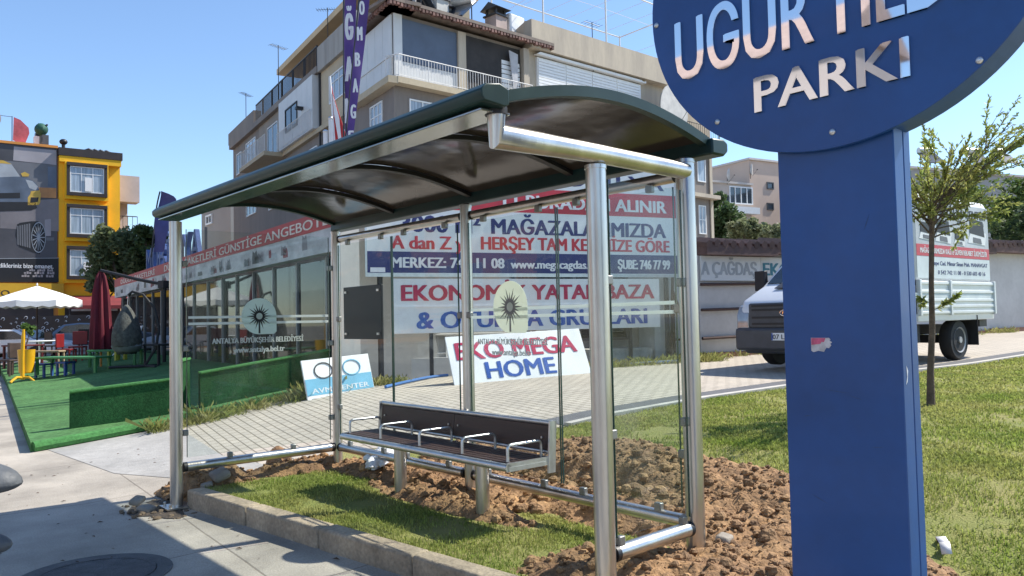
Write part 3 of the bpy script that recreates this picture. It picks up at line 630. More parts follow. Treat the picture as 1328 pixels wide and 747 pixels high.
# --- the big apartment block behind the shop
A0 = (-28.1, 18.0); ab = thing('apartment_building', 'tall grey and cream apartment block with white balconies rising behind the shelter roof', 'apartment building', (A0[0], A0[1], T(18)))
LF = Fac(A0, (-.9865, .1635)); RF = Fac(A0, (0, 1))
P1 = LF.p(30, 0); PE2 = RF.p(22.3, 0)
def block(name, poly, z0, z1, m):
    b = MB(); b.prism(poly, (0, 0, z0), (1, 0, 0), (0, 1, 0), (0, 0, z1-z0)); return b.build(name, m, ab, world=True, smooth=False)
block('wall', [tuple(A0), tuple(PE2.xy), (-44, 40.5), tuple((P1+Vector((1, 12, 0))).xy), tuple(P1.xy)], 0, 14.6, PLB)
c1 = LF.p(9.25, 0)
block('upper_wall', [tuple(RF.p(7.45, 0, -.02).xy), tuple(RF.p(20.5, 0, -.02).xy), (-40, 38), tuple((c1+Vector((0, 9, 0))).xy)], 14.6, 15.9, PLC)
wallbox(ab, RF, 7.42, 18.7, 14.55, 15.9, .0, .55, PLC, 'roof_band')
wallbox(ab, RF, 7.42, 22.3, 11.75, 14.55, .0, .03, PLC, 'wall')
# cream bay and window on the left face, weathered parapet above
wallbox(ab, LF, 3.6, 9.3, 11.75, 14.6, .0, .05, PLY); wallbox(ab, LF, 3.6, 9.3, 14.6, 15.9, -.2, .25, CONCR, 'parapet'); wallbox(ab, LF, 9.3, 30, 14.6, 14.95, -.2, .3, PLB, 'roof_slab')
wallbox(ab, LF, 22.6, 30.2, 14.95, 15.8, -.2, .3, PLB, 'parapet')
window(ab, LF, 5.05, 7.95, 12.6, 14.0, 4, (.7,), glass=CURTAIN, w=.05)
wallbox(ab, LF, 3.55, 30, 11.5, 11.75, .0, .22, PLY, 'floor_slab')
window(ab, LF, 1.2, 2.6, 9.95, 11.15, 3, (.55,), glass=CURTAIN); window(ab, LF, 10.2, 12, 9.6, 11, 3); window(ab, LF, 4.8, 7.2, 9.0, 10.9, 3, glass=CURTAIN)
# clad bay with small dark window
b = MB()
for i in range(7):
    u0 = 9.65+i*.92; LF.box(b, u0+.01, u0+.91, 11.75, 14.58, .05, .42)
o = b.build('clad_bay', PANEL, ab, world=True)
window(ab, LF, 12.3, 14.6, 12.5, 13.85, 2, fr=BLACK, w=.42)
o = LF.box(MB(), 11.2, 11.5, 13.1, 13.25, .42, .8).build('bracket', BLACK, ab, world=True)
railing(ab, [LF.p(9.7, 0, .55), LF.p(16.1, 0, .55)], 11.75, 1.0, RAILW, .16)
# open balcony further left
wallbox(ab, LF, 16.1, 22.3, 11.5, 11.74, .22, 1.3, PLY, 'balcony_floor'); railing(ab, [LF.p(16.15, 0, 1.22), LF.p(22.25, 0, 1.22), LF.p(22.25, 0, .2)], 11.74, 1.0, RAILW, .16)
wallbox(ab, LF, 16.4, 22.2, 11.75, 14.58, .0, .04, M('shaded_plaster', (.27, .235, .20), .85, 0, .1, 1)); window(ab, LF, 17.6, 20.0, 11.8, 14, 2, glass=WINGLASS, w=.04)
window(ab, LF, 23.2, 25.9, 12.35, 14.2, 3, glass=CURTAIN); window(ab, LF, 27.3, 28.8, 12.5, 14.0, 2); window(ab, LF, 23.2, 25.9, 9.1, 11, 3); window(ab, LF, 16.8, 20, 8.8, 11, 3)
# roof terrace railing and set back penthouse with a broad cream soffit
railing(ab, [LF.p(9.6, 0, .15), LF.p(22.5, 0, .15)], 14.95, 1.15, RAILD, .22, .024)
wallbox(ab, LF, 4.2, 19.5, 14.6, 17.6, -6, -2.2, PLY, 'penthouse_wall')
window(ab, LF, 8, 10, 15.6, 17, 2, w=-2.2); window(ab, LF, 12, 15, 15.2, 17, 3, w=-2.2)
wallbox(ab, LF, 3.6, 20.2, 17.6, 17.95, -6.2, -.6, M('ochre_cream_soffit', (.58, .44, .27), .8, 0, .08, 1), 'penthouse_roof')
# corner: clad enclosure on the left face, balcony with tarp, opening and railing on the right face
b = MB()
for i in range(4): LF.box(b, .02+i*.88, .88+i*.88, 12.75, 14.5, .02, .1); LF.box(b, .02+i*.88, .88+i*.88, 11.75, 12.70, .06, .16)
LF.box(b, 0, 3.5, 12.68, 12.77, .02, .2); b.build('clad_bay', PANEL, ab, world=True)
wallbox(ab, LF, -.5, 3.55, 11.45, 11.74, .0, .45, PLY, 'balcony_floor')
wallbox(ab, RF, -.1, 7.6, 11.5, 11.76, .03, .5, PLY, 'balcony_floor')
wallbox(ab, RF, .0, .40, 11.77, 14.55, .02, .1, PANEL, 'corner_panel')
wallbox(ab, RF, .42, 3.3, 12.6, 14.42, .02, .07, TARP, 'tarp')
wallbox(ab, RF, .42, 3.3, 11.77, 12.58, .02, .06, PANEL, 'balcony_front')
wallbox(ab, RF, 3.32, 3.75, 11.77, 14.5, .02, .16, PLC, 'pillar'); wallbox(ab, RF, 7.1, 7.45, 11.77, 14.5, .02, .3, PLC, 'pillar')
wallbox(ab, RF, 3.77, 7.08, 11.77, 14.45, .02, .04, M('opening_shade_paint', (.035, .032, .032), .8, 0, .4, 1.5), 'opening_shade')  # flat dark sheet; the shade inside the balcony is put into its colour
b = MB()
for i in range(9): RF.box(b, 5.9, 7.0, 11.8+i*.22, 11.98+i*.22, .045, .09)
b.build('shutter', PVC, ab, world=True)
railing(ab, [LF.p(.1, 0, .3), RF.p(.0, 0, .42), RF.p(7.5, 0, .42)], 11.77, .95, RAILW, .15)
b = MB(); b.prism([(0, 0), (.22, -1.6), (.3, -1.9), (.5, -1.5), (.55, -.1)], RF.p(6.2, 14.2, .25), RF.d, UP, RF.n*.03); b.build('curtain', M('pale_cloth', (.42, .42, .44), .8, 0, .1, 3), ab, world=True)
# tiled eave over the corner balcony
b = MB(); RF.box(b, -.7, 8.7, 14.78, 14.92, -1, .75); LF.box(b, -.72, 3.6, 14.78, 14.93, -1, .55); b.build('eave', M('brown_eave', (.19, .15, .125), .8, 0, .3, 3), ab, world=True)
b = MB()
for i in range(52): RF.box(b, -.6+i*.18, -.48+i*.18, 14.62+.05*(i*7 % 3)/2, 14.78, .55, .74)
TILE = M('dark_red_tile', (.17, .09, .075), .8, 0, .3, 4, island=.4)
b.build('eave_tile', TILE, ab, world=True); b = MB()
for i in range(22): LF.box(b, -.5+i*.18, -.38+i*.18, 14.62+.05*(i*5 % 3)/2, 14.78, .4, .54)
b.build('eave_tile', TILE, ab, world=True)
# shuttered window and lower windows on the right face
b = MB(); RF.box(b, 8.1, 15.8, 12.55, 14.3, .03, .16); b.build('shutter_backing', PVC, ab, world=True)
for k in range(4):
    b = MB()
    for i in range(11): RF.box(b, 8.15+k*1.9, 9.97+k*1.9, 12.6+i*.15, 12.72+i*.15, .16, .2)
    b.build('shutter', PVC, ab, world=True)
b = MB(); b.prism([(0, 0), (8.1, 0), (8.1, .12), (7.9, .05), (7.7, .12), (.2, .12)], RF.p(7.9, 14.36, .1), RF.d, UP, RF.n*.3); b.build('shutter_box', PVC, ab, world=True)
window(ab, RF, .75, 2.1, 9.9, 11.05, 2, glass=CURTAIN); window(ab, RF, 20.9, 21.7, 9.5, 11.0, 1, glass=CURTAIN, w=.0); window(ab, RF, 20.9, 21.6, 6.4, 8.1, 2, (.5,), glass=CURTAIN)
for z in (11.5, 8.5, 5.4): wallbox(ab, RF, 18.8, 22.5, z, z+.22, .03, .5, PLC, 'floor_slab')
for u in (4, 8, 12, 16):
    window(ab, RF, u, u+1.6, 9.5, 11, 2); window(ab, RF, u, u+1.6, 6.4, 8, 2)
wallbox(ab, RF, 22.05, 22.3, 0, 11.5, .03, .1, PLC, 'corner_panel')
b = MB(); b.cyl(LF.p(9.36, 0, .12), LF.p(9.36, 14.6, .12), .06, 8); b.build('drainpipe', BLACK, ab, world=True)
# --- rooftop gear
def on_roof(u, w, f=RF): p = f.p(u, 0, -w); return p.x, p.y
ROOFZ = 14.6
def water_heater(x, y, z, rz, label, dk=1.0):
    t = thing('solar_heater', label, 'solar heater', (x, y, z), rz, 'solar water heaters on the roofs')
    b = MB(); b.cyl((-.6, 0, 1.5), (.6, 0, 1.5), .28, 14); b.build('tank', M('heater_tank', (.62, .62, .60), .35, .3, .1, 3), t)
    b = MB()
    for sx in (-.5, .5): b.cyl((sx, 0, 0), (sx, 0, 1.3), .03, 6); b.cyl((sx, -1.3, .0), (sx, 0, 1.2), .03, 6)
    b.build('stand', RAILD, t)
    b = MB(); b.box((0, -.75, .72), (1.7, 1.7, .07), 0, R(40)); b.build('collector', M('collector_glass', (.02, .025, .035), .12, 0, .2, 2), t); return t
def chimney(x, y, z, h, label, m=None):
    t = thing('chimney', label, 'chimney', (x, y, z), .1, 'chimneys on the apartment roof'); b = MB(); b.box((0, 0, h/2), (.75, .75, h)); b.build('stack', m or M('chimney_render', (.42, .33, .30), .9, 0, .15, 2, .2), t)
    b = MB(); b.box((0, 0, h+.04), (.9, .9, .08))
    for sx in (-.3, .3):
        for sy in (-.3, .3): b.box((sx, sy, h+.2), (.1, .1, .26))
    b.prism([(-.6, 0), (.6, 0), (0, .35)], (0, -.5, h+.33), (1, 0, 0), (0, 0, 1), (0, 1.0, 0)); b.build('cap', RAILD, t)
x, y = on_roof(3.0, 2.5); 
roof2 = MB(); roof2.prism([(-30.9, 19.5), (-28.6, 19.0), (-28.6, 26.0), (-34, 27)], (0, 0, 14.93), (1, 0, 0), (0, 1, 0), (0, 0, .55)); roof2.build('roof_slab', PLC, ab, world=True, smooth=False)
water_heater(-30.6, 20.7, 15.45, R(200), 'solar heater with grey drum at the left end of the apartment roof group'); water_heater(-30.0, 23.2, 15.48, R(20), 'solar heater with tilted dark collector in the middle of the apartment roof')
chimney(-29.2, 24.6, 15.48, .75, 'pinkish chimney with black gable cap on the apartment roof beside the collector')
chimney(-30.2, 27.4, 15.48, .9, 'smaller grey chimney with black cap behind the tiled eave', M('grey_chimney', (.35, .35, .35), .9, 0, .2, 2))
chimney(-30.4, 22.0, 15.48, 1.3, 'tall thin chimney between the two roof solar heaters', M('pale_chimney', (.5, .5, .48), .9, 0, .2, 2))
b = MB(); b.box((-29.5, 25.8, 16.05), (.9, 1.1, 1.15), .1); tag(b.build('water_tank', M('white_tank', (.62, .64, .66), .5, 0, .1, 2), bevel=.05), 'white box water tank on the apartment roof next to the chimney', 'water tank')
def mast(x, y, z, h, label, arms=3, m=RAILD, cat='antenna'):
    t = thing('antenna', label, cat, (x, y, z), random.uniform(0, 3)); b = MB(); b.cyl((0, 0, 0), (0, 0, h), .025, 6); b.build('mast', m, t)
    b = MB(); b.cyl((-.6, 0, h-.1), (.6, 0, h-.1), .014, 5)
    for i in range(arms*3): b.cyl((-.55+i*1.1/(arms*3-1), -.25, h-.1), (-.55+i*1.1/(arms*3-1), .25, h-.1), .009, 4)
    b.build('aerial', m, t)
q = LF.p(9.5, 0, -.4); mast(q.x, q.y, 15.6, 2.6, 'dark television antenna on the weathered parapet left of the purple banner')
q = LF.p(17.2, 0, .1); mast(q.x, q.y, 14.9, 3.6, 'tall dark antenna pole on the balustraded roof terrace')
q = LF.p(25.5, 0, .1); mast(q.x, q.y, 15.8, 1.9, 'short antenna on the far left corner of the apartment parapet')
q = RF.p(12, 0, .2); mast(q.x, q.y, 14.3, 2.6, 'black antenna leaning against the cream roof band', 2)
lf_ = thing('clothes_line_frame', 'thin pale pole frame with lines standing on the apartment roof', 'roof frame', (-29, 30, 15.9))
b = MB(); PF = [(-28.4, 27.0), (-28.2, 31.4), (-28.3, 37.8), (-33, 38), (-33, 27.5)]
for x, y in PF: b.cyl((x, y, 15.4), (x, y, 19.4), .045, 6)
b.build('pole', RAILW, lf_, world=True)
b = MB()
for (x0, y0), (x1, y1) in zip(PF, PF[1:]+PF[:1]): b.cyl((x0, y0, 19.3), (x1, y1, 19.3), .04, 5); b.cyl((x0, y0, 18.0), (x1, y1, 18.0), .012, 4)
for i in range(6): b.cyl((-28.3, 28+i*1.7, 19.3), (-33, 28+i*1.7, 19.3), .012, 4)
b.build('line', RAILW, lf_, world=True)
def dish(x, y, z, r, rz, label, col=(.45, .44, .42)):
    t = thing('satellite_dish', label, 'satellite dish', (x, y, z), rz, 'satellite dishes on the roofs'); b = MB(); b.cyl((0, .12, 0), (0, .12, 1.0), .04, 8); b.build('mount', RAILD, t)
    b = MB(); b.lathe([(r, -.16*r), (r*.8, -.02*r), (r*.5, .1*r), (.02, .17*r), (.02, .2*r), (r*.5, .13*r), (r*.8, .02*r), (r*1.01, -.13*r)], (0, 0, 1.1), 28, 'Y'); b.build('reflector', M('dish_grey_%d' % int(col[0]*100), col, .6, 0, .2, 2), t)
    b = MB(); b.cyl((0, -.1, 1.1-r), (0, -r*.9, 1.1), .015, 5); b.ellip((0, -r*.9, 1.1), (.07, .1, .07), 8, 6); b.build('feed_arm', RAILD, t)
q = RF.p(17.0, 0, .55); dish(q.x+.7, q.y, 11.75, 1.35, R(95), 'very large weathered grey satellite dish just above the shelter roof'); q = RF.p(20.3, 0, .8); dish(q.x+.3, q.y-.2, 12.6, .8, R(100), 'round satellite dish half hidden behind the oval sign edge'); dish(q.x+.3, q.y+1.5, 11.6, .7, R(85), 'lower satellite dish by the railing under the oval sign')
railing(ab, [RF.p(18.9, 0, .6), RF.p(22.4, 0, .6)], 11.72, 1.0, RAILD, .2)

# --- yellow building with the hoarding
h3 = R(4.0); YO_ = PD(76, 200, 57); YF_ = Fac((YO_.x, YO_.y), (math.sin(h3), math.cos(h3))); yb = thing('yellow_building', 'bright yellow four storey building with black framed windows', 'building', (YO_.x, YO_.y, .9))
YEL = M('yellow_paint', (.86, .47, .012), .7, 0, .06, .8, fine=.03); DKBR = M('black_brown_trim', (.03, .022, .022), .6, 0, .2, 2); ORG = M('orange_paint', (.62, .25, .05), .7, 0, .1, 1)
b = MB(); YF_.box(b, .0, 4.0, 0, 14.0, -8, 0); b.build('wall', YEL, yb, world=True, smooth=False)
b = MB(); YF_.box(b, -12, 0, 0, 14.5, -8, -.12); b.build('wall', ORG, yb, world=True, smooth=False)
wallbox(yb, YF_, -.05, 4.1, 14.0, 14.55, -8, .45, DKBR, 'roof_edge'); wallbox(yb, YF_, -12, -.05, 14.52, 14.7, -8, .12, ORG, 'roof_edge'); wallbox(yb, YF_, .0, 4.02, 13.55, 13.98, .0, .4, YEL, 'cornice')
for z0 in (11.35, 8.35, 5.35):
    wallbox(yb, YF_, .35, 3.15, z0-.45, z0+2.25, .0, .45, YEL, 'bay')
    b = MB(); YF_.box(b, .45, 3.05, z0+1.95, z0+2.18, .45, .62); YF_.box(b, .45, 3.05, z0-.2, z0+.03, .45, .62); YF_.box(b, .45, .62, z0+.03, z0+1.95, .45, .56); YF_.box(b, 2.88, 3.05, z0+.03, z0+1.95, .45, .56); b.build('window_surround', DKBR, yb, world=True)
    window(yb, YF_, .65, 2.85, z0+.06, z0+1.92, 3, (.72,), w=.45, fw=.07, glass=CURTAIN)
b = MB(); YF_.box(b, 1.6, 2.05, 11.5, 12.5, .53, .57); b.build('curtain', WHITE, yb, world=True)
b = MB(); YF_.box(b, 1.5, 2.1, 5.5, 6.4, .53, .62); b.build('cooler', WHITE, yb, world=True)
wallbox(yb, YF_, .4, 4, 1.0, 4.0, .0, .05, M('dark_shopfront', (.05, .035, .035), .4, 0, .3, 1), 'shopfront')
wallbox(yb, YF_, .8, 3.8, 2.9, 3.9, .05, .12, PVC, 'shopfront_sign', smooth=False)
wallbox(yb, YF_, -12, -.3, 1.0, 3.8, -.12, -.05, M('dark_shopfront', (.05, .035, .035)), 'shopfront')
# pale neighbour with balcony behind its right end
nb_ = thing('pale_building', 'narrow pale pink building with railed balcony behind the yellow building', 'building', tuple(YF_.p(4.1, .9, -3)))
b = MB(); YF_.box(b, 4.05, 5.0, 0, 13.3, -7, -2.5); b.build('wall', M('pale_pink_render', (.50, .44, .42), .85, 0, .1, 1), nb_, world=True, smooth=False)
wallbox(nb_, YF_, 4.1, 5.6, 11.2, 13.2, -2.5, -1.2, M('pale_pink_render', (0, 0, 0)), 'balcony_wall'); wallbox(nb_, YF_, 4.1, 5.5, 7.6, 8.4, -2.5, -1.2, M('pale_pink_render', (0, 0, 0)), 'balcony_floor'); railing(nb_, [YF_.p(4.1, 0, -1.25), YF_.p(5.45, 0, -1.25)], 8.4, 1.7, RAILD, .3, .02)
# hoarding on its left part
HB = Fac(YF_.p(0, 0, .0), YF_.d); hb = thing('advertising_hoarding', 'huge dark advertising hoarding with sports car and wheel pictures', 'hoarding', tuple(HB.p(-6, 5, 0)))
GH = M('dark_hoarding_print', (.06, .06, .07), .5, 0, .35, .25)
wallbox(hb, HB, -11.8, -.08, 4.95, 14.5, -.1, .02, GH, 'sheet', smooth=False)
def pic(px, m, lift, name='print', smooth=False, f=HB, par=None):
    uv = [f.uv(*p) for p in px]; b = MB(); b.prism([(u, z) for u, z in uv], f.p(0, 0, lift), f.d, UP, f.n*.004); return b.build(name, m, par or hb, world=True, smooth=smooth)
LG = M('print_light_grey', (.33, .31, .33), .5, 0, .12, .5); MG = M('print_mid_grey', (.13, .135, .15), .5, 0, .25, .4); BG = M('print_blue_grey', (.10, .13, .18), .5, 0, .3, .7); SIL = M('print_silver', (.34, .37, .40), .5, 0, .2, .7); PY_ = M('print_yellow', (.55, .36, .06), .5, 0, .15, 1); PB_ = M('print_black', (.012, .012, .015), .5, 0, .2, 1); PO = M('print_orange', (.42, .20, .07), .5, 0, .3, .8); PG = M('print_floor', (.19, .175, .185), .5, 0, .25, .4)
pic([(18, 190), (73, 195), (73, 214), (17, 208)], LG, .021); pic([(0, 208), (73, 214), (73, 245), (0, 240)], MG, .022); pic([(62, 216), (73, 217), (73, 244), (62, 242)], BG, .027); pic([(48, 243), (73, 244), (73, 257), (48, 256)], PO, .026); pic([(0, 262), (76, 258), (76, 300), (0, 296)], PG, .022)
pic([(-30, 209), (4, 209), (14, 212), (26, 229), (-30, 232)], SIL, .028); pic([(-30, 207), (4, 208), (15, 213), (3, 212), (-30, 212)], PY_, .033)
pic([(-30, 231), (22, 229), (36, 231), (46, 237), (50, 243), (51, 252), (48, 268), (40, 273), (-30, 275)], BG, .032); pic([(-30, 262), (46, 262), (48, 270), (40, 273), (-30, 275)], PB_, .037)
pic([(27, 225), (32, 223), (38, 226), (37, 229), (29, 229)], PY_, .037); pic([(33, 233), (42, 235), (49, 242), (46, 247), (38, 244)], SIL, .037)
pic([(40, 248), (52, 247), (51, 252), (39, 253)], PY_, .041); pic([(36, 256), (39, 252), (53, 250), (52, 263), (50, 266), (36, 266)], PY_, .037); pic([(40, 256), (50, 256), (49, 262), (39, 263)], PB_, .042); pic([(-30, 251), (26, 250), (26, 257), (-30, 258)], PB_, .041)
def oval(cx, cy, rx, ry, n_=20, a0=0, tilt=0): return [(cx+rx*math.cos(2*math.pi*i/n_)*math.cos(tilt)-ry*math.sin(2*math.pi*i/n_)*math.sin(tilt), cy+rx*math.cos(2*math.pi*i/n_)*math.sin(tilt)+ry*math.sin(2*math.pi*i/n_)*math.cos(tilt)) for i in range(n_)]
pic([(22, 291), (26, 289), (40, 287), (50, 287), (52, 330), (42, 327), (25, 320), (20, 305)], PB_, .027)
for i in range(6): pic([(22+i*3, 293-i*.6), (24+i*3, 293-i*.6), (24.4+i*3, 318+i*.8), (22.4+i*3, 317+i*.8)], MG, .032)
pic(oval(50, 308, 9.5, 20), SIL, .032); pic(oval(50, 308, 8.6, 18.6), PB_, .037)
for i in range(15):
    a = 2*math.pi*i/15; c_, s_ = math.cos(a), math.sin(a); pic([(50+1.3*c_-.35*s_, 308+3*s_+.7*c_), (50+1.3*c_+.35*s_, 308+3*s_-.7*c_), (50+8*c_+.3*s_, 308+17*s_-.6*c_), (50+8*c_-.3*s_, 308+17*s_+.6*c_)], SIL, .042)
pic(oval(50, 308, 2, 4.2), SIL, .046)
pic([(58, 285), (66, 284), (66, 306), (58, 306)], LG, .026); pic([(60, 308), (70, 308), (70, 312), (60, 312)], MG, .026)
pic([(-20, 336), (76, 335), (76, 366), (-20, 366)], PB_, .027); pic([(-20, 335.2), (76, 334.4), (76, 335), (-20, 336)], SIL, .031)
def ftext(par, f, body, pl, pr, h, m, lift, align='L', bold=.02, name='lettering'):
    u0, z0 = f.uv(*pl); u1, z1 = f.uv(*pr); b = MB(); q = f.p(u0, z0, lift); b.text(body, q, f.r, UP, abs(u1-u0), h, .006, bold); return b.build(name, m, par, world=True, smooth=False)
PW = M('print_white', (.74, .75, .76), .5, 0, .06, 2)
ftext(hb, HB, 'dikleriniz bize emanet.', (-1, 347), (69, 345), .33, PW, .032)
for k, (xa, xb, y_) in enumerate(((38, 69, 350.5), (31, 71, 354), (28, 70, 358))):
    b = MB(); u0, z0 = HB.uv(xa, y_); u1, _ = HB.uv(xb, y_); n_ = 12
    for i in range(n_): 
        if i % 5 != 3: HB.box(b, u0+(u1-u0)*i/n_, u0+(u1-u0)*(i+.8)/n_, z0-.06, z0+.06+.05*(i % 2), .032, .036)
    b.build('small_print', LG, hb, world=True, smooth=False)
so2 = thing('shop_sign', 'long yellow shop sign with dark lettering under the hoarding', 'shop sign', tuple(HB.p(-4, 3.9, .2)))
wallbox(so2, HB, -11.8, .3, 3.9, 4.85, .05, .3, M('yellow_sign_face', (.62, .36, .02), .5, 0, .08, 1), 'sign_face', smooth=False)
ftext(so2, HB, 'OTO', (-22, 384), (12, 384), .42, DKBR, .302); ftext(so2, HB, 'SHOW', (25, 384.5), (66, 384.5), .42, DKBR, .302); wallbox(so2, HB, -11.8, .3, 3.45, 3.86, .02, .2, DKBR, 'lower_band', smooth=False)
for xa, xb, m_ in ((3, 18, PW), (19, 32, BLUEP), (60, 86, PW)):
    u0, z0 = HB.uv(xa, 388.5); u1, _ = HB.uv(xb, 388.5); b = MB(); HB.box(b, min(u0, u1), max(u0, u1), z0-.06, z0+.06, .2, .205); b.build('small_print', m_, so2, world=True, smooth=False)
# things on its roof
b = MB()
for i in range(26):
    b.ellip((random.gauss(0, .35), random.gauss(0, .35), .5+abs(random.gauss(0, .5))), (.16, .16, .2), 7, 5)
q = HB.p(-.9, 14.7, -2); t = thing('roof_equipment', 'jumble of dark green and white equipment on the hoarding building roof', 'roof equipment', tuple(q))
b2 = MB(); b2.box((-.5, 0, .65), (.5, .5, 1.3)); b2.box((.5, .2, .5), (.35, .4, 1.0)); b2.cyl((-.7, 0, 0), (-.7, 0, 2.1), .04, 6); b2.box((0, .3, 1.75), (1.3, .1, .12)); b2.build('frame', DGREY, t)
b3 = MB(); b3.ellip((.25, 0, 1.45), (.5, .45, .45), 10, 8); b3.build('tarpaulin', M('dark_green_tarp', (.015, .09, .06), .7, 0, .3, 3), t); b4 = MB(); b4.box((.15, -.3, .45), (.5, .3, .9)); b4.build('box', WHITE, t)
q = HB.p(-2.75, 14.7, -1); t = thing('red_flag', 'faded red and white flag on the hoarding building roof', 'flag', tuple(q)); b = MB(); b.cyl((0, 0, 0), (0, 0, 2.0), .03, 6); b.cyl((0, 0, 1.95), (0, -.9, 1.95), .02, 6); b.build('pole', RAILD, t)
b = MB(); b.prism([(.05, .3), (.1, 1.95), (.5, 1.8), (1.0, 1.3), (1.05, .9), (.8, .15), (.5, .1)], (0, 0, 0), YF_.d, UP, YF_.n*.03); b.build('cloth', M('faded_red_cloth', (.42, .09, .11), .8, 0, .3, 2), t)
q = HB.p(-4.1, 14.7, -1); dish(q.x, q.y, q.z+.6, .7, R(80), 'grey satellite dish at the very left of the hoarding roof')
q = HB.p(.5, 14.6, -1.5); t = thing('roof_vent', 'small black vent on the yellow building roof edge', 'roof vent', tuple(q)); b = MB(); b.cyl((0, 0, 0), (0, 0, .6), .12, 8); b.build('pipe', BLACK, t); b = MB(); b.ellip((0, 0, .75), (.28, .28, .22), 10, 6); b.build('cowl', BLACK, t)
b = MB()
for i in range(4): b.box((YF_.p(2.2, 0, -2).x, YF_.p(2.2+i*.4, 0, 0).y, 14.95), (1.6, .36, .05), .2, R(-18))
tag(b.build('solar_collector', M('pale_panel', (.25, .28, .30), .3, 0, .2, 1)), 'flat pale solar panel lying on the yellow building roof', 'solar panel')

# --- furniture shop with glazed front, fascia banner
SF = Fac((-12.0, 6.6), (-.995, .102)); fs = thing('furniture_shop', 'low furniture shop with dark glass front and long banner fascia', 'shop', (-12.0, 6.6, T(6.6)))
SHW = M('shop_wall_grey', (.30, .30, .30), .8, 0, .1, 1, .1)
b = MB(); SF.box(b, .25, 22, 0, 3.45, -9, -.3); b.build('wall', SHW, fs, world=True, smooth=False)
wallbox(fs, SF, .0, 22, .1, .62, -.3, .02, M('shop_plinth', (.42, .41, .40), .8, 0, .15, 1, .1), 'plinth')
mu = [.25, .95, 2.45, 3.85, 5.2, 6.5, 7.7, 9.1, 10.6, 12.0, 13.4, 14.8, 16.2, 17.6, 19.0, 20.4, 21.9]
for a, c in zip(mu, mu[1:]): wallbox(fs, SF, a+.05, c-.05, .64, 2.72, -.16, -.14, SHOPGLASS, 'shop_window', smooth=False)
for a in mu: wallbox(fs, SF, a-.035, a+.035, .62, 2.76, -.29, -.10, M('grey_mullion', (.22, .23, .235), .5, .3, .08, 3), 'mullion')
wallbox(fs, SF, -.1, .2, .1, 3.42, -.28, .06, M('pale_pilaster', (.52, .50, .46), .8, 0, .1, 1), 'pilaster')
FASC = M('fascia_furniture_print', (.60, .60, .60), .5, 0, 0, 1.6, 0, col2=(.26, .265, .27), stretch=(1, 1, 2.2)); REDB = M('red_banner', (.40, .05, .045), .6, 0, .14, .8)
wallbox(fs, SF, -.02, 22.1, 2.78, 3.19, -.1, .14, FASC, 'fascia', smooth=False); wallbox(fs, SF, -.02, 22.1, 3.19, 3.5, -.1, .15, REDB, 'banner', smooth=False)
for i in range(58):      # furniture cut-outs printed on the fascia
    u0 = random.uniform(.2, 21.5); wd = random.uniform(.15, .5); hh_ = random.uniform(.1, .28); z0 = 2.83+random.uniform(0, .08); b = MB()
    b.prism([(u0, z0), (u0+wd, z0), (u0+wd, z0+hh_*.6), (u0+wd*.9, z0+hh_), (u0+wd*.55, z0+hh_*.8), (u0+wd*.2, z0+hh_), (u0, z0+hh_*.5)], SF.p(0, 0, .1405), SF.d, UP, SF.n*.002)
    b.build('print', random.choice([PB_, LG, MG, M('print_dull_red', (.22, .03, .035), .6, 0, .2, 2), PG, SIL]), fs, world=True, smooth=False)
def stext(body, u0, u1, z, h, m, lift=.152): b = MB(); b.text(body, SF.p(u0, z, lift), SF.r, UP, abs(u1-u0), h, .006, .03); return b.build('lettering', m, fs, world=True, smooth=False)
CRM = M('cream_print', (.66, .60, .52), .6, 0, .1, 2)
stext('DÜĞÜN PAKETLERİ GÜNSTİGE ANGEBOTE', 13.0, .15, 3.245, .19, CRM); stext('DÜĞÜN PAKETLERİ', 20.6, 14.4, 3.245, .17, CRM)
# blue roof letters behind the fascia
rl = thing('roof_lettering', 'row of large blue letters on a frame above the shop fascia', 'sign letters', tuple(SF.p(14, 3.5, -1)))
wallbox(rl, SF, 12.4, 20.9, 3.52, 3.62, -.9, -.8, RAILD, 'frame')
for i in range(9): wallbox(rl, SF, 12.6+i*1.0, 12.66+i*1.0, 3.5, 4.6, -1.0, -.93, RAILD, 'stay')
for i, ch in enumerate('MOBİLYA'):
    b = MB(); b.text(ch, SF.p(20.8-i*1.18, 3.64, -.9), SF.r, UP, .98 if ch != 'İ' else .4, 1.0, .12, .03); b.build('letter', [M('sign_blue', (.035, .07, .20), .5, 0, .3, 2), M('sign_blue', (0, 0, 0))][0], rl, world=True, smooth=False)
# wing of the shop behind the big boards
WF = Fac((W0.x, W0.y), (WD.x, WD.y)); wg = thing('shop_wing', 'shop wing with low white wall and dark windows behind the sign boards', 'shop', tuple(WF.p(.5, T(7), -1)))
b = MB(); WF.box(b, .9, 7.0, 0, 4.2, -7, -1.0); b.build('wall', SHW, wg, world=True, smooth=False)
wallbox(wg, WF, .25, 4.6, .0, .90, -.75, -.5, M('low_white_wall', (.55, .55, .54), .8, 0, .12, 1.2, .1), 'plinth'); wallbox(wg, WF, .95, 4.7, .9, 1.05, -.99, -.9, M('dull_yellow_band', (.42, .36, .18), .7, 0, .15, 1), 'band')
railing(wg, [WF.p(.3, 0, -.62), WF.p(4.6, 0, -.62)], .90, .42, RAILW, .16, .01)
for a in (1.0, 2.3, 3.6, 4.9): window(wg, WF, a, a+1.2, 1.1, 2.9, 2, fr=DGREY, glass=SHOPGLASS, w=-1.0)
wallbox(wg, WF, 6.3, 7.15, .5, 2.35, -.9, -.3, M('pale_board', (.50, .52, .52), .7, 0, .1, 1), 'panel')
wallbox(wg, WF, 4.75, 6.2, .5, .95, -.9, -.25, M('rough_rubble', (.45, .44, .41), .9, 0, .25, 6, .7, 20), 'plinth')
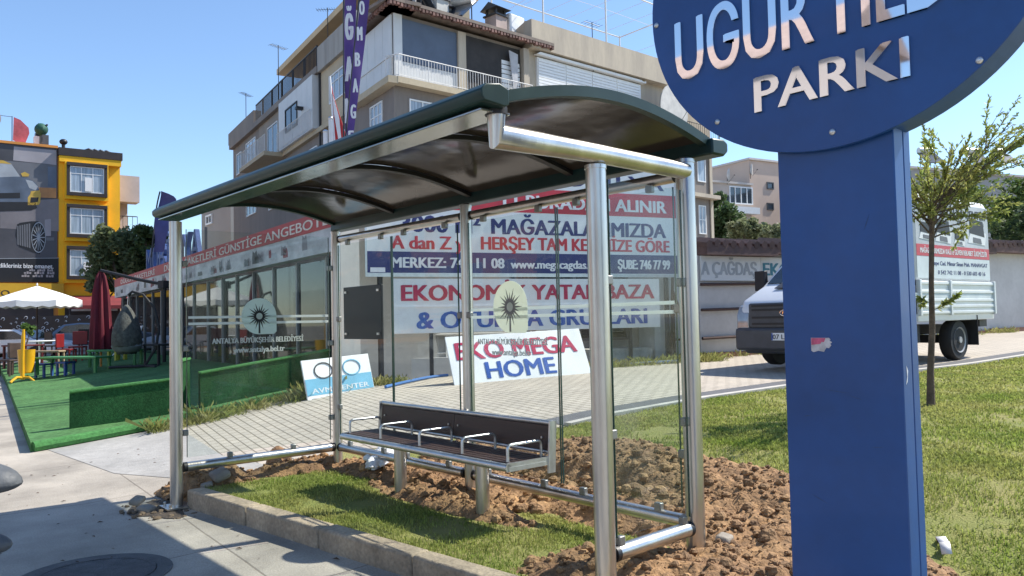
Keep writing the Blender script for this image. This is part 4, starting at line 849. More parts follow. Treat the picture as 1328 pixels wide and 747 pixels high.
# --- the sign boards
def board(name, label, u0, u1, z0, z1, w=.0, t=.06):
    o = thing(name, label, 'sign board', tuple(WF.p((u0+u1)/2, z0, w)))
    wallbox(o, WF, u0, u1, z0, z1, w-t, w, SIGNW, 'board', bevel=.006); return o
def wtext(o, body, u0, u1, z, h, m, w=.0, bold=.042, name='lettering'): b = MB(); b.text(body, WF.p(u0, z, w), WF.r, UP, u1-u0, h, .005, bold); return b.build(name, m, o, world=True, smooth=False)
bb = board('billboard', 'wide white shop billboard with navy and red lettering above a second board', .33, 6.70, 2.375, 4.52)
b = MB()
for u in (.6, 3.4, 6.5): b.cyl(WF.p(u, .4, -.14), WF.p(u, 4.5, -.14), .05, 8)
b.build('support', RAILD, bb, world=True)
b = MB(); e = .035
WF.box(b, .31, 6.72, 2.35, 2.375+e, .0, .02); WF.box(b, .31, 6.72, 4.49, 4.53, .0, .02); WF.box(b, .31, .31+e, 2.41, 4.49, .0, .02); WF.box(b, 6.72-e, 6.72, 2.41, 4.49, .0, .02); b.build('frame', STEEL2, bb, world=True)
wallbox(bb, WF, .35, 6.68, 2.42, 2.79, .001, .004, NAVY, 'navy_band', smooth=False); wallbox(bb, WF, .35, 6.68, 3.55, 4.0, .001, .004, REDP, 'red_band', smooth=False)
wtext(bb, 'MERKEZ: 743 11 08', .78, 2.88, 2.51, .19, PW, .005); wtext(bb, 'www.megacagdas.com', 3.02, 5.02, 2.51, .16, PW, .005); wtext(bb, 'ŞUBE: 746 77 99', 5.30, 6.50, 2.51, .19, PW, .005)
wtext(bb, 'A dan Z ye', .78, 2.25, 2.84, .24, REDP, .001); wtext(bb, 'HERŞEY TAM KESENİZE GÖRE', 2.45, 6.50, 2.85, .245, REDP, .001)
wtext(bb, '3000 M²', .95, 2.42, 3.14, .31, NAVY, .001); wtext(bb, 'MAĞAZALARIMIZDA', 2.66, 6.42, 3.14, .29, NAVY, .001)
wtext(bb, 'Lİ BURADAN ALINIR', 2.9, 6.45, 3.64, .25, PW, .005); wtext(bb, 'ÇAĞDAŞ MOBİLYA', .8, 6.4, 4.09, .27, NAVY, .001)
wallbox(bb, WF, .40, .66, 2.43, 2.51, .005, .009, PW, 'small_plate', smooth=False)
s2 = board('sign_board', 'white two row sign board with red and blue bed and sofa lettering', .80, 6.24, 1.36, 2.32)
s2m = [c for c in kids(s2)]
wtext(s2, 'EKONOMİK YATAK BAZA', .95, 6.10, 1.93, .29, CRIMSON, .002, .045); wtext(s2, '& OTURMA GRUPLARI', 1.22, 5.92, 1.44, .31, BLUEP, .002, .045)
wallbox(s2, WF, .81, 6.23, 1.815, 1.84, .002, .012, PVC, 'seam', smooth=False)
b = MB()
for u in (1.5, 3.5, 5.6): WF.box(b, u-.03, u+.03, .6, 2.2, -.13, -.08)
b.build('support', RAILD, s2, world=True)
# leaning board
def lean_board(name, label, bl, br, tl, t, draw):
    bl, br, tl = Vector(bl), Vector(br), Vector(tl); u = (br-bl); v = tl-bl; uh = u.normalized(); v = (v-uh*v.dot(uh)); n_ = u.cross(v).normalized(); vh = v.normalized()
    o = thing(name, label, 'sign board', tuple((bl+br)/2)); b = MB(); b.obox(bl, u, v, -n_*t); b.build('board', SIGNW, o, world=True, bevel=.004); draw(o, bl, uh, vh, u.length, v.length, n_)
def d1(o, q, u, v, W, Hh, n_):
    b = MB(); b.text('EKO MEGA', q+u*.14*W*.4+v*Hh*.52+n_*.003, u, v, W*.88, Hh*.36, .005, .03); b.build('lettering', CRIMSON, o, world=True, smooth=False)
    b = MB(); b.text('HOME', q+u*W*.24+v*Hh*.12+n_*.003, u, v, W*.50, Hh*.34, .005, .03); b.build('lettering', BLUEP, o, world=True, smooth=False)
a = PZ(590, 503, .5); c = PZ(768, 487, .585); lean_board('leaning_sign', 'white home furniture board leaning on the ground below the other signs', a, c, a+Vector((-.42, .05, .80)), .03, d1)
CYAN = M('cyan_print', (.16, .42, .58), .5, 0, .15, 2); PALEW = M('faded_white_print', (.62, .68, .70), .5, 0, .1, 3)
def d2(o, q, u, v, W, Hh, n_):
    b = MB(); b.obox(q+v*Hh*.17+n_*.001+u*.01, u*(W-.02), v*Hh*.38, n_*.003); b.build('cyan_band', CYAN, o, world=True, smooth=False)
    b = MB(); b.text('AVM CENTER', q+u*W*.08+v*Hh*.21+n_*.004, u, v, W*.84, Hh*.12, .003, .03); b.build('lettering', PALEW, o, world=True, smooth=False)
    for s_ in (-1, 1):
        b = MB(); cc = q+u*W*(.5+.17*s_)+v*Hh*.72+n_*.004; b.tube([cc+u*(.13*W*math.cos(x_)+.04*s_*W)+v*(Hh*.18*math.sin(x_)) for x_ in [i*math.pi/8 for i in range(16)]], .012, 6, closed=True); b.build('logo_loop', CYAN if s_ > 0 else DGREY, o, world=True)
    b = MB(); b.obox(q+u*W*.06+v*Hh*.07+n_*.001, u*W*.5, v*Hh*.035, n_*.002); b.build('small_print', LG, o, world=True, smooth=False)
a = PZ(400, 524, .33); c = PX(487, 501, a.x-.05); lean_board('leaning_sign', 'pale centre sign with cyan band leaning tilted in the weeds', a, Vector((c.x, c.y, a.z+.06)), a+Vector((-.16, -.11, .66)), .03, d2)
b = MB(); hp = [PZ(500+i*9, 507-8*math.sin(i/9*1.3)-i*.25, .46) for i in range(10)]; b.tube([(p.x, p.y, T(p.y)+.03) for p in hp], .026, 8); tag(b.build('hose', M('blue_hose', (.05, .16, .42), .5, 0, .15, 3)), 'blue plastic pipe curving on the pavers left of the leaning board', 'pipe')
a = WF.p(5.0, 0, .5); c = WF.p(6.2, 0, .6); b = MB(); b.tube([(a.x, a.y, T(a.y)+.03), (c.x, c.y, T(c.y)+.03)], .035, 8); tag(b.build('pipe', M('dull_blue_pipe', (.12, .17, .26), .6, 0, .2, 3)), 'dull blue grey pipe lying by the rubble plinth at the boards', 'pipe')
t = thing('trestle', 'rusty iron trestle stand beside the sign boards', 'trestle', tuple(WF.p(6.75, T(13), .1))); RUST = M('rusty_iron', (.07, .04, .03), .8, .2, .4, 6, .3)
for a_, c_ in (((6.4, .6, .1), (6.6, 2.35, -.05)), ((6.95, .6, .25), (6.58, 2.1, -.05)), ((6.7, .6, -.2), (6.6, 1.9, -.06))):
    MB().cyl(WF.p(*a_), WF.p(*c_), .03, 6).build('leg', RUST, t, world=True)
MB().cyl(WF.p(6.45, 1.1, .05), WF.p(6.85, 1.1, .15), .022, 6).build('crossbar', RUST, t, world=True)

# --- compound wall with tile coping and banners
CF = Fac((WE.x, WE.y), (WD2.x, WD2.y)); cw = thing('compound_wall', 'long whitewashed compound wall with dark pipes and tiled coping', 'wall', (WE.x, WE.y, T(WE.y)))
WASH = M('stained_whitewash', (.56, .55, .54), .85, 0, 0, .7, .15, 25, col2=(.44, .43, .42), fine=.04)
b = MB()
for i in range(30):
    z = T(CF.p(i*2, 0).y); CF.box(b, i*2, i*2+2, z-.4, z+2.12, -.22, 0)
b.build('wall', WASH, cw, world=True, smooth=False)
b = MB()
for i in range(30):
    z = T(CF.p(i*2, 0).y); CF.box(b, i*2, i*2+2, z-.3, z+.12, .003, .05)
b.build('brick_base', M('brick_base', (.20, .10, .07), .9, 0, .25, 5, .3), cw, world=True, smooth=False)
COP = M('old_brown_tile', (.10, .062, .055), .85, 0, .3, 4, .2, island=.4)
b = MB()
for i in range(30):
    z = T(CF.p(i*2, 0).y); CF.box(b, i*2, i*2+2, z+2.12, z+2.32, -.5, .28)
b.build('coping', COP, cw, world=True, smooth=False)
b = MB()
for i in range(270):
    z = T(CF.p(int(i*.22/2)*2, 0).y)+2.32; b.tube([CF.p(i*.22+.05, z+.02+random.uniform(-.015, .02), .30), CF.p(i*.22+.06, z+.16, -.5)], .085, 6)
o = b.build('tile', M('old_brown_tile', (0, 0, 0)), cw, world=True); o['kind'] = 'stuff'
for zz in (.42, 1.0, 1.52):
    z = T(WE.y); MB().cyl(CF.p(.0, z+zz, .06), CF.p(7.5, z+zz+.10, .06), .03, 8).build('pipe', M('rusty_pipe', (.06, .03, .025), .7, 0, .3, 6), cw, world=True)
GP = M('grey_print', (.33, .35, .36), .6, 0, .1, 2); TEAL = M('teal_print', (.02, .15, .20), .5, 0, .1, 2); BAN = M('faded_banner', (.60, .61, .60), .6, 0, .06, 1)
z = T(WE.y)
for pa, pb, ta, tb2, body, mm, lb in ((896, 984, 904, 978, 'A ÇAĞDAŞ', GP, 'faded white wall banner with raised grey shop lettering'), (984.6, 1110, 987, 1075, 'EKO MEGA', TEAL, 'white wall banner with teal lettering beside the faded grey one')):
    u0, zz0 = CF.uv(pa, 350); u1, _ = CF.uv(pb, 348); ua, zt0 = CF.uv(ta, 344); ub, _ = CF.uv(tb2, 342); u0 = max(u0, .02)
    o = thing('wall_banner', lb, 'banner', tuple(CF.p(u0, z+1.6, .03))); wallbox(o, CF, u0, u1, z+1.60, z+2.11, .02, .06, BAN, 'sheet', smooth=False)
    b = MB(); b.text(body, CF.p(max(ua, .03), z+1.72, .061), CF.r, UP, ub-max(ua, .03), .28, .005, .04); b.build('lettering', mm, o, world=True, smooth=False)
o = thing('wall_banner', 'pale teal tinted banner on the wall behind the truck', 'banner', tuple(CF.p(16, 2.5, .03))); z = T(CF.p(17, 0).y); wallbox(o, CF, 15.2, 24, z+1.25, z+1.75, .02, .05, BAN, 'sheet', smooth=False)
for i in range(7): u0 = 15.6+i*1.15; b = MB(); b.prism([(u0, z+1.35), (u0+.7, z+1.33), (u0+.62, z+1.6), (u0+.3, z+1.68), (u0+.05, z+1.55)], CF.p(0, 0, .051), CF.d, UP, CF.n*.002); b.build('print', [GP, M('pale_teal_print', (.33, .48, .48), .6, 0, .1, 2), CYAN][i % 3], o, world=True, smooth=False)
# --- pink building far behind the wall and grey ones to the right
def plain_house(name, label, px, pxr, ytop, d, m, wins, ztop=None, depth=12, head=69.0, slope=0):
    a = PD(px, 400, d); dv = CM@np.array([math.sin(R(head)), 0, -math.cos(R(head))]); dv = Vector((dv[0], dv[1], 0)).normalized(); f = Fac((a.x, a.y), dv)
    u1 = f.uv(pxr, 400)[0]; zt_ = f.uv(px, ytop)[1]; o = thing(name, label, 'building', (a.x, a.y, 1.2)); b = MB(); f.box(b, 0, u1, 0, zt_, -depth, 0); b.build('wall', m, o, world=True, smooth=False)
    wallbox(o, f, -.2, u1+.2, zt_, zt_+.25, -depth-.2, .25, M('pale_roof_edge', (.55, .5, .46), .8, 0, .1, 1), 'roof_edge')
    for (xa, ya, xb, yb, cols) in wins:
        ua, za = f.uv(xa, ya); ub, zb = f.uv(xb, yb); window(o, f, ua, ub, min(za, zb), max(za, zb), cols, fr=PVC if cols > 1 else DGREY, fw=.15, w=.0, d=.12)
    return o, f
PINK = M('pink_render', (.55, .42, .34), .85, 0, .08, .3); 
o, f = plain_house('pink_building', 'pinkish apartment building with two small square windows beyond the wall', 978, 1075, 208, 100, PINK, [(994, 236, 1003, 246, 1), (994, 263, 1003, 273, 1), (1030, 236, 1040, 246, 1)], head=60)
o, f = plain_house('pale_building', 'low pale building with white glazed balcony between the apartment block and the pink building', 918, 979, 236, 96, M('beige_render', (.50, .42, .36), .85, 0, .1, .3), [(945, 241, 976, 266, 4), (937, 253, 945, 268, 1)], head=62)
ua, za = f.uv(937, 268); ub, zb = f.uv(979, 279); wallbox(o, f, ua, ub, zb, za, .0, .9, PVC, 'balcony_front')
q = f.p(f.uv(943, 235)[0], f.uv(943, 237)[1], .2); dish(q.x, q.y, q.z-.2, .85, R(130), 'pale round dish on the low building roof, left one', (.5, .47, .44)); q = f.p(f.uv(973, 226)[0], f.uv(973, 230)[1], .2); dish(q.x, q.y, q.z-.2, .8, R(120), 'pale round dish on the low building roof, right one nearer the pink wall', (.5, .47, .44))
GRB = M('grey_render', (.30, .295, .29), .85, 0, .1, .3)
o, f = plain_house('grey_building', 'grey apartment building partly hidden by the young tree at the right', 1150, 1420, 216, 90, GRB, [(1262, 240, 1275, 255, 2), (1310, 236, 1324, 252, 2), (1230, 240, 1242, 256, 2)], head=66)
for px_, lb in ((1210, 'solar heater nearest the sign pillar on the grey roof'), (1270, 'solar heater with dark drum in the middle of the grey roof'), (1306, 'solar heater at the right of the grey roof')):
    u, z = f.uv(px_, 214); q = f.p(u, z, -1); t = water_heater(q.x, q.y, q.z-.2, R(60), lb); t.scale = (1.4,)*3

# ================================================================== truck
TRF = Vector((-.061, -1, 0)).normalized()
tr = thing('truck', 'white pickup truck with tarpaulin box carrying furniture shop advert, parked by the wall', 'truck', (-6.29, 14.78, T(14.8)), math.atan2(TRF.y, TRF.x))
# local frame: +x forward, +y to the driver's (left) side, rear axle at 0, front axle at 3.3
TWH = M('truck_white', (.74, .75, .76), .3, 0, .03, 2, coat=.5); TGL = M('truck_glass', (.02, .03, .035), .05, 0, .3, 1, spec=.9); TDK = M('truck_chassis', (.025, .025, .027), .7, 0, .3, 4)
def wheel(x, y, s, r=.345, wd=.2):
    b = MB(); b.lathe([(r*.62, -wd/2), (r*.93, -wd/2), (r, -wd*.33), (r, wd*.33), (r*.93, wd/2), (r*.62, wd/2)], (x, y, r), 28, 'Y'); o = b.build('wheel', RUBBER, tr)
    b = MB(); yy = y+s*wd*.47; b.lathe([(r*.63, yy-.02), (r*.63, yy+.02*s+.0), (r*.55, yy)], (x, 0, r), 24, 'Y')
    b.lathe([(.02, yy-s*.035), (r*.3, yy-s*.03), (r*.56, yy-s*.02), (r*.6, yy)] if s > 0 else [(r*.6, yy), (r*.56, yy-s*.02), (r*.3, yy-s*.03), (.02, yy-s*.035)], (x, 0, r), 24, 'Y')
    b.lathe([(.055, yy-.03), (.055, yy+.03)], (x, 0, r), 14, 'Y')
    for i in range(8): a = i*math.pi/4; b.cyl((x+r*.4*math.cos(a), yy-.03, r+r*.4*math.sin(a)), (x+r*.4*math.cos(a), yy+.005*s, r+r*.4*math.sin(a)), .035, 8)
    b.build('rim', M('grey_rim', (.36, .36, .36), .5, .4, .2, 4), o)
for x in (0, 2.67):
    for s in (1, -1): wheel(x, .84*s, s)
b = MB(); pf = [(2.35, .42), (2.82, .42), (2.86, .62), (3.05, .76), (3.5, .78), (3.74, .62), (3.8, .42), (4.14, .45), (4.18, .95), (4.10, 1.08), (3.50, 1.32), (2.66, 1.99), (2.5, 2.06), (2.35, 2.08)]
b.prism([(x, z) for x, z in pf], (0, -.95, 0), (1, 0, 0), (0, 0, 1), (0, 1.9, 0)); b.v = [Vector((v.x, v.y*(1-.13*max(0, v.z-1.2)/.85)*(1-.07*max(0, v.x-3.9)/.25), v.z)) for v in b.v]; b.build('cab', TWH, tr, bevel=.055, seg=4)
b = MB(); d_ = Vector((2.66-3.50, 0, 1.99-1.32)); n_ = Vector((d_.z, 0, -d_.x)).normalized(); p = Vector((3.46, 0, 1.352)); b.prism([(-.86, 0), (.86, 0), (.75, .92), (-.75, .92)], p+n_*.0, (0, 1, 0), d_, n_*.012); ws = b.build('windscreen', TGL, tr, bevel=.004)
for s in (1, -1):
    b = MB(); b.prism([(2.45, 1.32), (3.38, 1.30), (2.72, 1.86), (2.45, 1.92)], (0, s*.945, 0), (1, 0, 0), (0, 0, 1), (0, s*.012, 0)); b.v = [Vector((v.x, v.y*(1-.13*max(0, v.z-1.2)/.85), v.z)) for v in b.v]; b.build('side_window', TGL, tr)
    for xx in (2.42, 3.45): b = MB(); b.box((xx, s*.951, .98), (.012, .006, .62)); b.build('door_seam', BLACK, tr)
    b = MB(); b.box((3.32, s*1.08, 1.42), (.1, .2, .34)); b.cyl((3.3, s*.93, 1.34), (3.32, s*1.04, 1.36), .03, 8); b.build('mirror', BLACK, tr, bevel=.03)
    b = MB(); b.prism([(4.195, .62), (4.195, .84), (4.13, .98), (3.86, 1.06), (3.78, .98), (3.95, .72)], (0, s*.72, 0), (1, 0, 0), (0, 0, 1), (0, s*.235, 0)); b.build('headlight', M('headlight_lens', (.34, .35, .36), .08, .3, .25, 6, spec=.9), tr, bevel=.02)
b = MB(); b.box((4.14, 0, .46), (.22, 1.93, .36)); b.box((4.0, 0, .29), (.36, 1.7, .12)); b.build('bumper', DGREY, tr, bevel=.05)
b = MB(); b.box((4.17, 0, .83), (.10, 1.42, .40)); gr_ = b.build('grille', DGREY, tr, bevel=.03)
for z in (.70, .80, .92, .985): MB().box((4.222, 0, z), (.012, 1.28, .035)).build('slat', BLACK, gr_)
b = MB(); b.ellip((4.228, -.0, .865), (.012, .115, .048), 18, 8); o = b.build('emblem', M('emblem_blue', (.02, .03, .09), .3, .2, .1, 4), gr_)
b = MB(); b.tube([(4.232, .118*math.cos(a), .865+.05*math.sin(a)) for a in [i*math.pi/12 for i in range(24)]], .007, 6, closed=True); b.build('emblem_ring', CHROME, gr_)
b = MB(); b.text('Ford', (4.241, -.07, .845), (0, 1, 0), UP, .14, .045, .003, .01); b.build('emblem_lettering', CHROME, gr_, smooth=False)
b = MB(); b.box((4.262, 0, .50), (.012, .52, .115)); pl_ = b.build('number_plate', WHITE, tr)
b = MB(); b.text('07 LCE 41', (4.269, -.235, .463), (0, 1, 0), UP, .47, .075, .002, .02); b.build('lettering', BLACK, pl_, smooth=False)
b = MB(); b.box((4.267, -.248, .50), (.003, .025, .11)); b.build('blue_strip', BLUEP, pl_)
MB().prism([(3.5, 1.365), (3.72, 1.275), (3.72, 1.262), (3.5, 1.35)], (0, -.55, 0), (1, 0, 0), (0, 0, 1), (0, 1.1, 0)).build('bonnet_vent', BLACK, tr)
for c_ in kids(tr):
    if c_.name.split('.')[0] in ('cab', 'windscreen', 'side_window', 'mirror', 'headlight', 'bumper', 'grille', 'number_plate', 'bonnet_vent', 'door_seam'): c_.location.x = -.63
b = MB(); b.box((.9, 0, .52), (4.0, .8, .16)); b.box((0, 0, .36), (.14, 1.6, .14)); b.box((1.4, .65, .48), (.6, .3, .3)); b.build('chassis', TDK, tr)
# load bed with ribbed drop sides
BX0, BX1 = -1.22, 1.58
b = MB(); b.box(((BX0+BX1)/2, 0, .74), (BX1-BX0, 2.04, .12)); b.build('bed_floor', TWH, tr, bevel=.01)
GS = M('side_board_paint', (.66, .69, .70), .35, .1, .06, 3)
for s in (1, -1):
    b = MB(); b.box(((BX0+BX1)/2, s*1.02, 1.06), (BX1-BX0, .03, .56))
    for z in (.82, .92, 1.02, 1.16, 1.30): b.box(((BX0+BX1)/2, s*1.04, z), (BX1-BX0-.02, .03, .045))
    for x in (BX0+.03, .5, BX1-.03): b.box((x, s*1.045, 1.06), (.06, .05, .58))
    o = b.build('side_board', GS, tr, bevel=.006)
    if s > 0:
        b = MB(); b.box((.45, 1.042, 1.09), (3.0, .004, .10)); b.build('sticker_strip', PALEW, o)
b = MB(); b.box((BX0, 0, 1.06), (.03, 2.04, .56)); b.build('tail_board', GS, tr)
# tarpaulin box: rounded top, printed sides
prof = [(-1.0, 1.34), (-1.0, 2.62), (-.93, 2.76), (-.7, 2.84), (0, 2.88), (.7, 2.84), (.93, 2.76), (1.0, 2.62), (1.0, 1.34)]
b = MB(); b.prism(prof, (BX0+.03, 0, 0), (0, 1, 0), (0, 0, 1), (BX1-BX0-.06, 0, 0)); tb = b.build('tarpaulin', M('white_tarpaulin', (.72, .73, .74), .5, 0, .06, 2, .15, 4), tr, bevel=.03)
V0 = Vector((BX1-.06, 1.001, 0)); U = Vector((-1, 0, 0))
def tprint(pts, m, lift=.002, name='print'): b = MB(); b.prism(pts, V0, U, UP, (0, .0015, 0)); o = b.build(name, m, tb, smooth=False); o.location.y = lift; return o
TL_ = BX1-BX0-.12
tprint([(0, 1.38), (TL_, 1.38), (TL_, 2.66), (0, 2.66)], M('advert_sky_print', (.50, .53, .56), .5, 0, .25, 1), .001); tprint([(0, 1.74), (TL_, 1.74), (TL_, 1.93), (0, 1.93)], REDP, .004)
tprint([(0, 1.38), (TL_, 1.38), (TL_, 1.73), (0, 1.73)], PALEW, .004)
for (x_, z_, w_, h_) in ((.1, 2.02, .45, .22), (.65, 2.0, .55, .30), (1.32, 1.98, .40, .16), (1.85, 2.02, .68, .34)):
    tprint([(x_, z_), (x_+w_, z_-.03), (x_+w_*1.08, z_+h_*.55), (x_+w_*.2, z_+h_*.7)], PW, .006); tprint([(x_+w_*.12, z_+h_*.5), (x_+w_*.98, z_+h_*.35), (x_+w_*.9, z_+h_*1.15), (x_+w_*.15, z_+h_*1.25)], PB_, .008); tprint([(x_+w_*.3, z_+.01), (x_+w_*.8, z_-.01), (x_+w_*.75, z_+h_*.25), (x_+w_*.3, z_+h_*.3)], MG, .0095)
def ttext(s_, x_, x2, z_, h_, m, lift=.006): b = MB(); b.text(s_, V0+U*x_+UP*z_+Vector((0, lift, 0)), U, UP, x2-x_, h_, .002, .025); b.build('lettering', m, tb, smooth=False)
ttext('MEGA ANTALYA CENTER', .12, TL_-.1, 2.44, .15, PB_); ttext('Evin Adresi', 1.5, 2.5, 2.32, .07, MG); ttext('MAĞAZALARIMIZDA KALİTE GÜVEN REKABET İLKEMİZDİR', .12, TL_-.1, 1.79, .09, PW); ttext('Tepe Cad. Mimar Sinan Mah. MANAVGAT', .5, TL_-.1, 1.60, .07, NAVY); ttext('0 542 742 11 08 - 0 530 603 40 16', .7, TL_-.2, 1.45, .07, NAVY)
for s in (1, -1):
    b = MB(); b.box((-.52, s*.86, .50), (.02, .34, .52)); b.build('mudflap', RUBBER, tr)
    b = MB(); b.box((-1.05, s*.75, .62), (.3, .3, .14)); b.build('tail_lamp', BLACK, tr)

# ================================================================== trees
def leaf_cloud(clumps, per, size, elong=2.0):
    VV = []; FF = []
    for (c, r, k) in clumps:
        for _ in range(int(per*k)):
            d = Vector((random.gauss(0, 1), random.gauss(0, 1), random.gauss(0, 1))); d.normalize(); d *= r*random.random()**.45
            p = Vector(c)+Vector((d.x, d.y, d.z*.85)); a = Vector((random.gauss(0, 1), random.gauss(0, 1), random.gauss(0, .7))).normalized(); b = a.orthogonal().normalized(); b.rotate(Matrix.Rotation(random.uniform(0, 6.28), 3, a)); s_ = size*random.uniform(.6, 1.3); o = len(VV)
            VV += [p-a*s_*elong*.5, p+b*s_*.5, p+a*s_*elong*.5, p-b*s_*.5]; FF.append((o, o+1, o+2, o+3))
    return VV, FF
BARK = M('grey_brown_bark', (.13, .10, .075), .9, 0, .3, 6, .6, 30)
def tree(name, label, cat, base, h, r, n, size, col, col2, trunk_r=.12, group=None, hz=.8, per=90):
    col = tuple(x*1.75 for x in col); col2 = tuple(x*1.75 for x in col2)
    t = thing(name, label, cat, base, random.uniform(0, 6), group); m = M('leaf_%s_%d' % (name, int(col[1]*1000)), col, .55, 0, 0, .8, 0, col2=col2, island=.4, spec=.3, leafy=.4)
    cl_ = []
    for i in range(n):
        a = random.uniform(0, 6.283); rr = r*math.sqrt(random.random())*.8; z = h-r*hz+random.uniform(-1, 1)*r*hz*.75; cl_.append(((rr*math.cos(a), rr*math.sin(a), z), r*random.uniform(.22, .42), random.uniform(.6, 1.4)))
    b = MB(); b.tube([(0, 0, -.2), (.05, .02, h*.3), (-.03, .06, h*.6)], [trunk_r, trunk_r*.8, trunk_r*.5], 8)
    for c in cl_[:10]: b.tube([(0, 0, h*.35), (c[0][0]*.5, c[0][1]*.5, (h*.4+c[0][2])/2), c[0]], [trunk_r*.5, trunk_r*.3, trunk_r*.1], 5)
    b.build('trunk', BARK, t); VV, FF = leaf_cloud(cl_, per, size); npmesh('crown', VV, FF, m, t)
p = PD(160, 330, 45); tree('olive_tree', 'grey green olive tree between the yellow building and the shop', 'tree', (p.x, p.y, 1.0), 6.3, 1.9, 46, .15, (.055, .075, .03), (.11, .125, .06), per=160)
p = PD(128, 330, 48); tree('olive_tree', 'smaller grey green tree just right of the closed maroon parasol', 'tree', (p.x+.6, p.y, 1.0), 4.6, 1.2, 26, .14, (.055, .075, .03), (.11, .125, .06), per=130)
p = PD(196, 300, 44); tree('dark_tree', 'dark leafy tree behind the shop roof letters', 'tree', (p.x, p.y, 1.0), 6.2, 1.1, 24, .16, (.03, .05, .018), (.06, .085, .03), per=120)
for px_, yt, d, r, lb, c1_, c2_ in ((940, 268, 60, 2.0, 'dark green shrub tree behind the wall coping by the apartment block', (.028, .05, .02), (.055, .085, .03)), (968, 283, 52, 1.3, 'pale olive bush behind the wall coping in the middle', (.10, .12, .06), (.17, .18, .10)), (1003, 290, 50, .9, 'small pale bush behind the coping beside the blue pillar', (.10, .12, .06), (.17, .18, .10)),
        (1305, 228, 50, 2.6, 'broad green tree behind the wall at the far right', (.045, .075, .02), (.10, .13, .035)), (1340, 250, 44, 2.2, 'dark dense tree at the right edge behind the wall', (.025, .045, .018), (.055, .075, .03)), (1240, 240, 60, 2.0, 'green tree behind the truck tarpaulin', (.04, .07, .02), (.09, .12, .04)), (924, 250, 66, 1.5, 'dark bush against the apartment corner', (.028, .05, .02), (.055, .085, .03))):
    p = PD(px_, yt, d); tree('garden_tree', lb, 'tree', (p.x, p.y, 1.0), p.z-1.0, r, 30, .17, c1_, c2_, per=150, group='trees behind the compound wall')
# the young tree on the lawn
tb_ = PZ(1207, 525, L(8.9)); yt_ = thing('young_tree', 'young thin trunked tree with sparse feathery crown on the lawn', 'tree', (tb_.x, tb_.y, L(tb_.y)))
RT = Vector((CM[0][0], CM[1][0], 0)).normalized(); FT = Vector((-RT.y, RT.x, 0))
pts = [Vector((0, 0, -.05))+RT*.0, RT*.012+UP*.35, RT*.05+UP*.8, RT*.06+UP*1.25, RT*.085+UP*1.75, RT*.10+UP*1.98]
b = MB(); b.tube(pts, [.045, .034, .03, .026, .026, .03], 10); b.ellip(tuple(RT*.10+UP*1.95), (.05, .05, .1), 8, 6); b.build('trunk', M('young_bark', (.12, .085, .06), .9, 0, .35, 12, .6, 40), yt_)
b = MB(); VV = []; FF = []; fork = pts[-1]
def spray(p0, d, ln, r, leafy, depth=0):
    q = [p0]; dd = d.copy(); k = 6
    for i in range(k): dd = (dd+Vector((random.gauss(0, .07), random.gauss(0, .07), random.gauss(0, .05)))).normalized(); q.append(q[-1]+dd*ln/k)
    b.tube(q, [r*(1-.75*i/k) for i in range(k+1)], 5)
    for i in range(2, k+1):
        for _ in range(leafy):
            o = len(VV); t_ = random.random(); p = q[i-1].lerp(q[i], t_); ax = (dd+Vector((random.gauss(0, .55), random.gauss(0, .55), random.gauss(0, .5)))).normalized(); s_ = ax.orthogonal().normalized(); s_.rotate(Matrix.Rotation(random.uniform(0, 6.28), 3, ax)); ll = random.uniform(.028, .066); w_ = ll*.18
            VV.extend([p, p+ax*ll*.5+s_*w_, p+ax*ll, p+ax*ll*.5-s_*w_]); FF.append((o, o+1, o+2, o+3))
    if depth < 1:
        for _ in range(3): i = random.randint(2, 5); spray(q[i], (dd+Vector((random.gauss(0, .45), random.gauss(0, .45), random.gauss(.1, .3)))).normalized(), ln*random.uniform(.25, .5), r*.5, leafy, 1)
for i in range(34):
    side = random.gauss(.05, .8); fw = random.gauss(0, .6); d = (RT*side+FT*fw+UP*random.uniform(.35, 1.3)).normalized(); spray(fork+UP*random.uniform(-.25, .05), d, random.uniform(.55, 1.25), random.uniform(.006, .011), 13)
for i in range(9):
    d = (RT*random.uniform(.7, 1.4)+FT*random.gauss(0, .3)+UP*random.uniform(.6, 1.0)).normalized(); spray(fork+UP*.1, d, random.uniform(1.2, 1.7), .009, 13)
for i in range(10):
    d = (RT*random.uniform(-1, 1.3)+FT*random.gauss(0, .5)+UP*random.uniform(-.15, .3)).normalized(); spray(fork, d, random.uniform(.4, .9), .007, 7)
for z_ in (1.05, .98): spray(RT*.06+UP*z_, (RT*random.uniform(-.6, .4)+FT*-.3+UP*.2).normalized(), .25, .004, 10)
b.build('branches', M('young_bark', (0, 0, 0)), yt_); npmesh('crown', VV, FF, M('young_leaf', (.22, .29, .07), .5, 0, 0, 2, 0, col2=(.42, .40, .13), island=.35, spec=.25, leafy=.45), yt_)

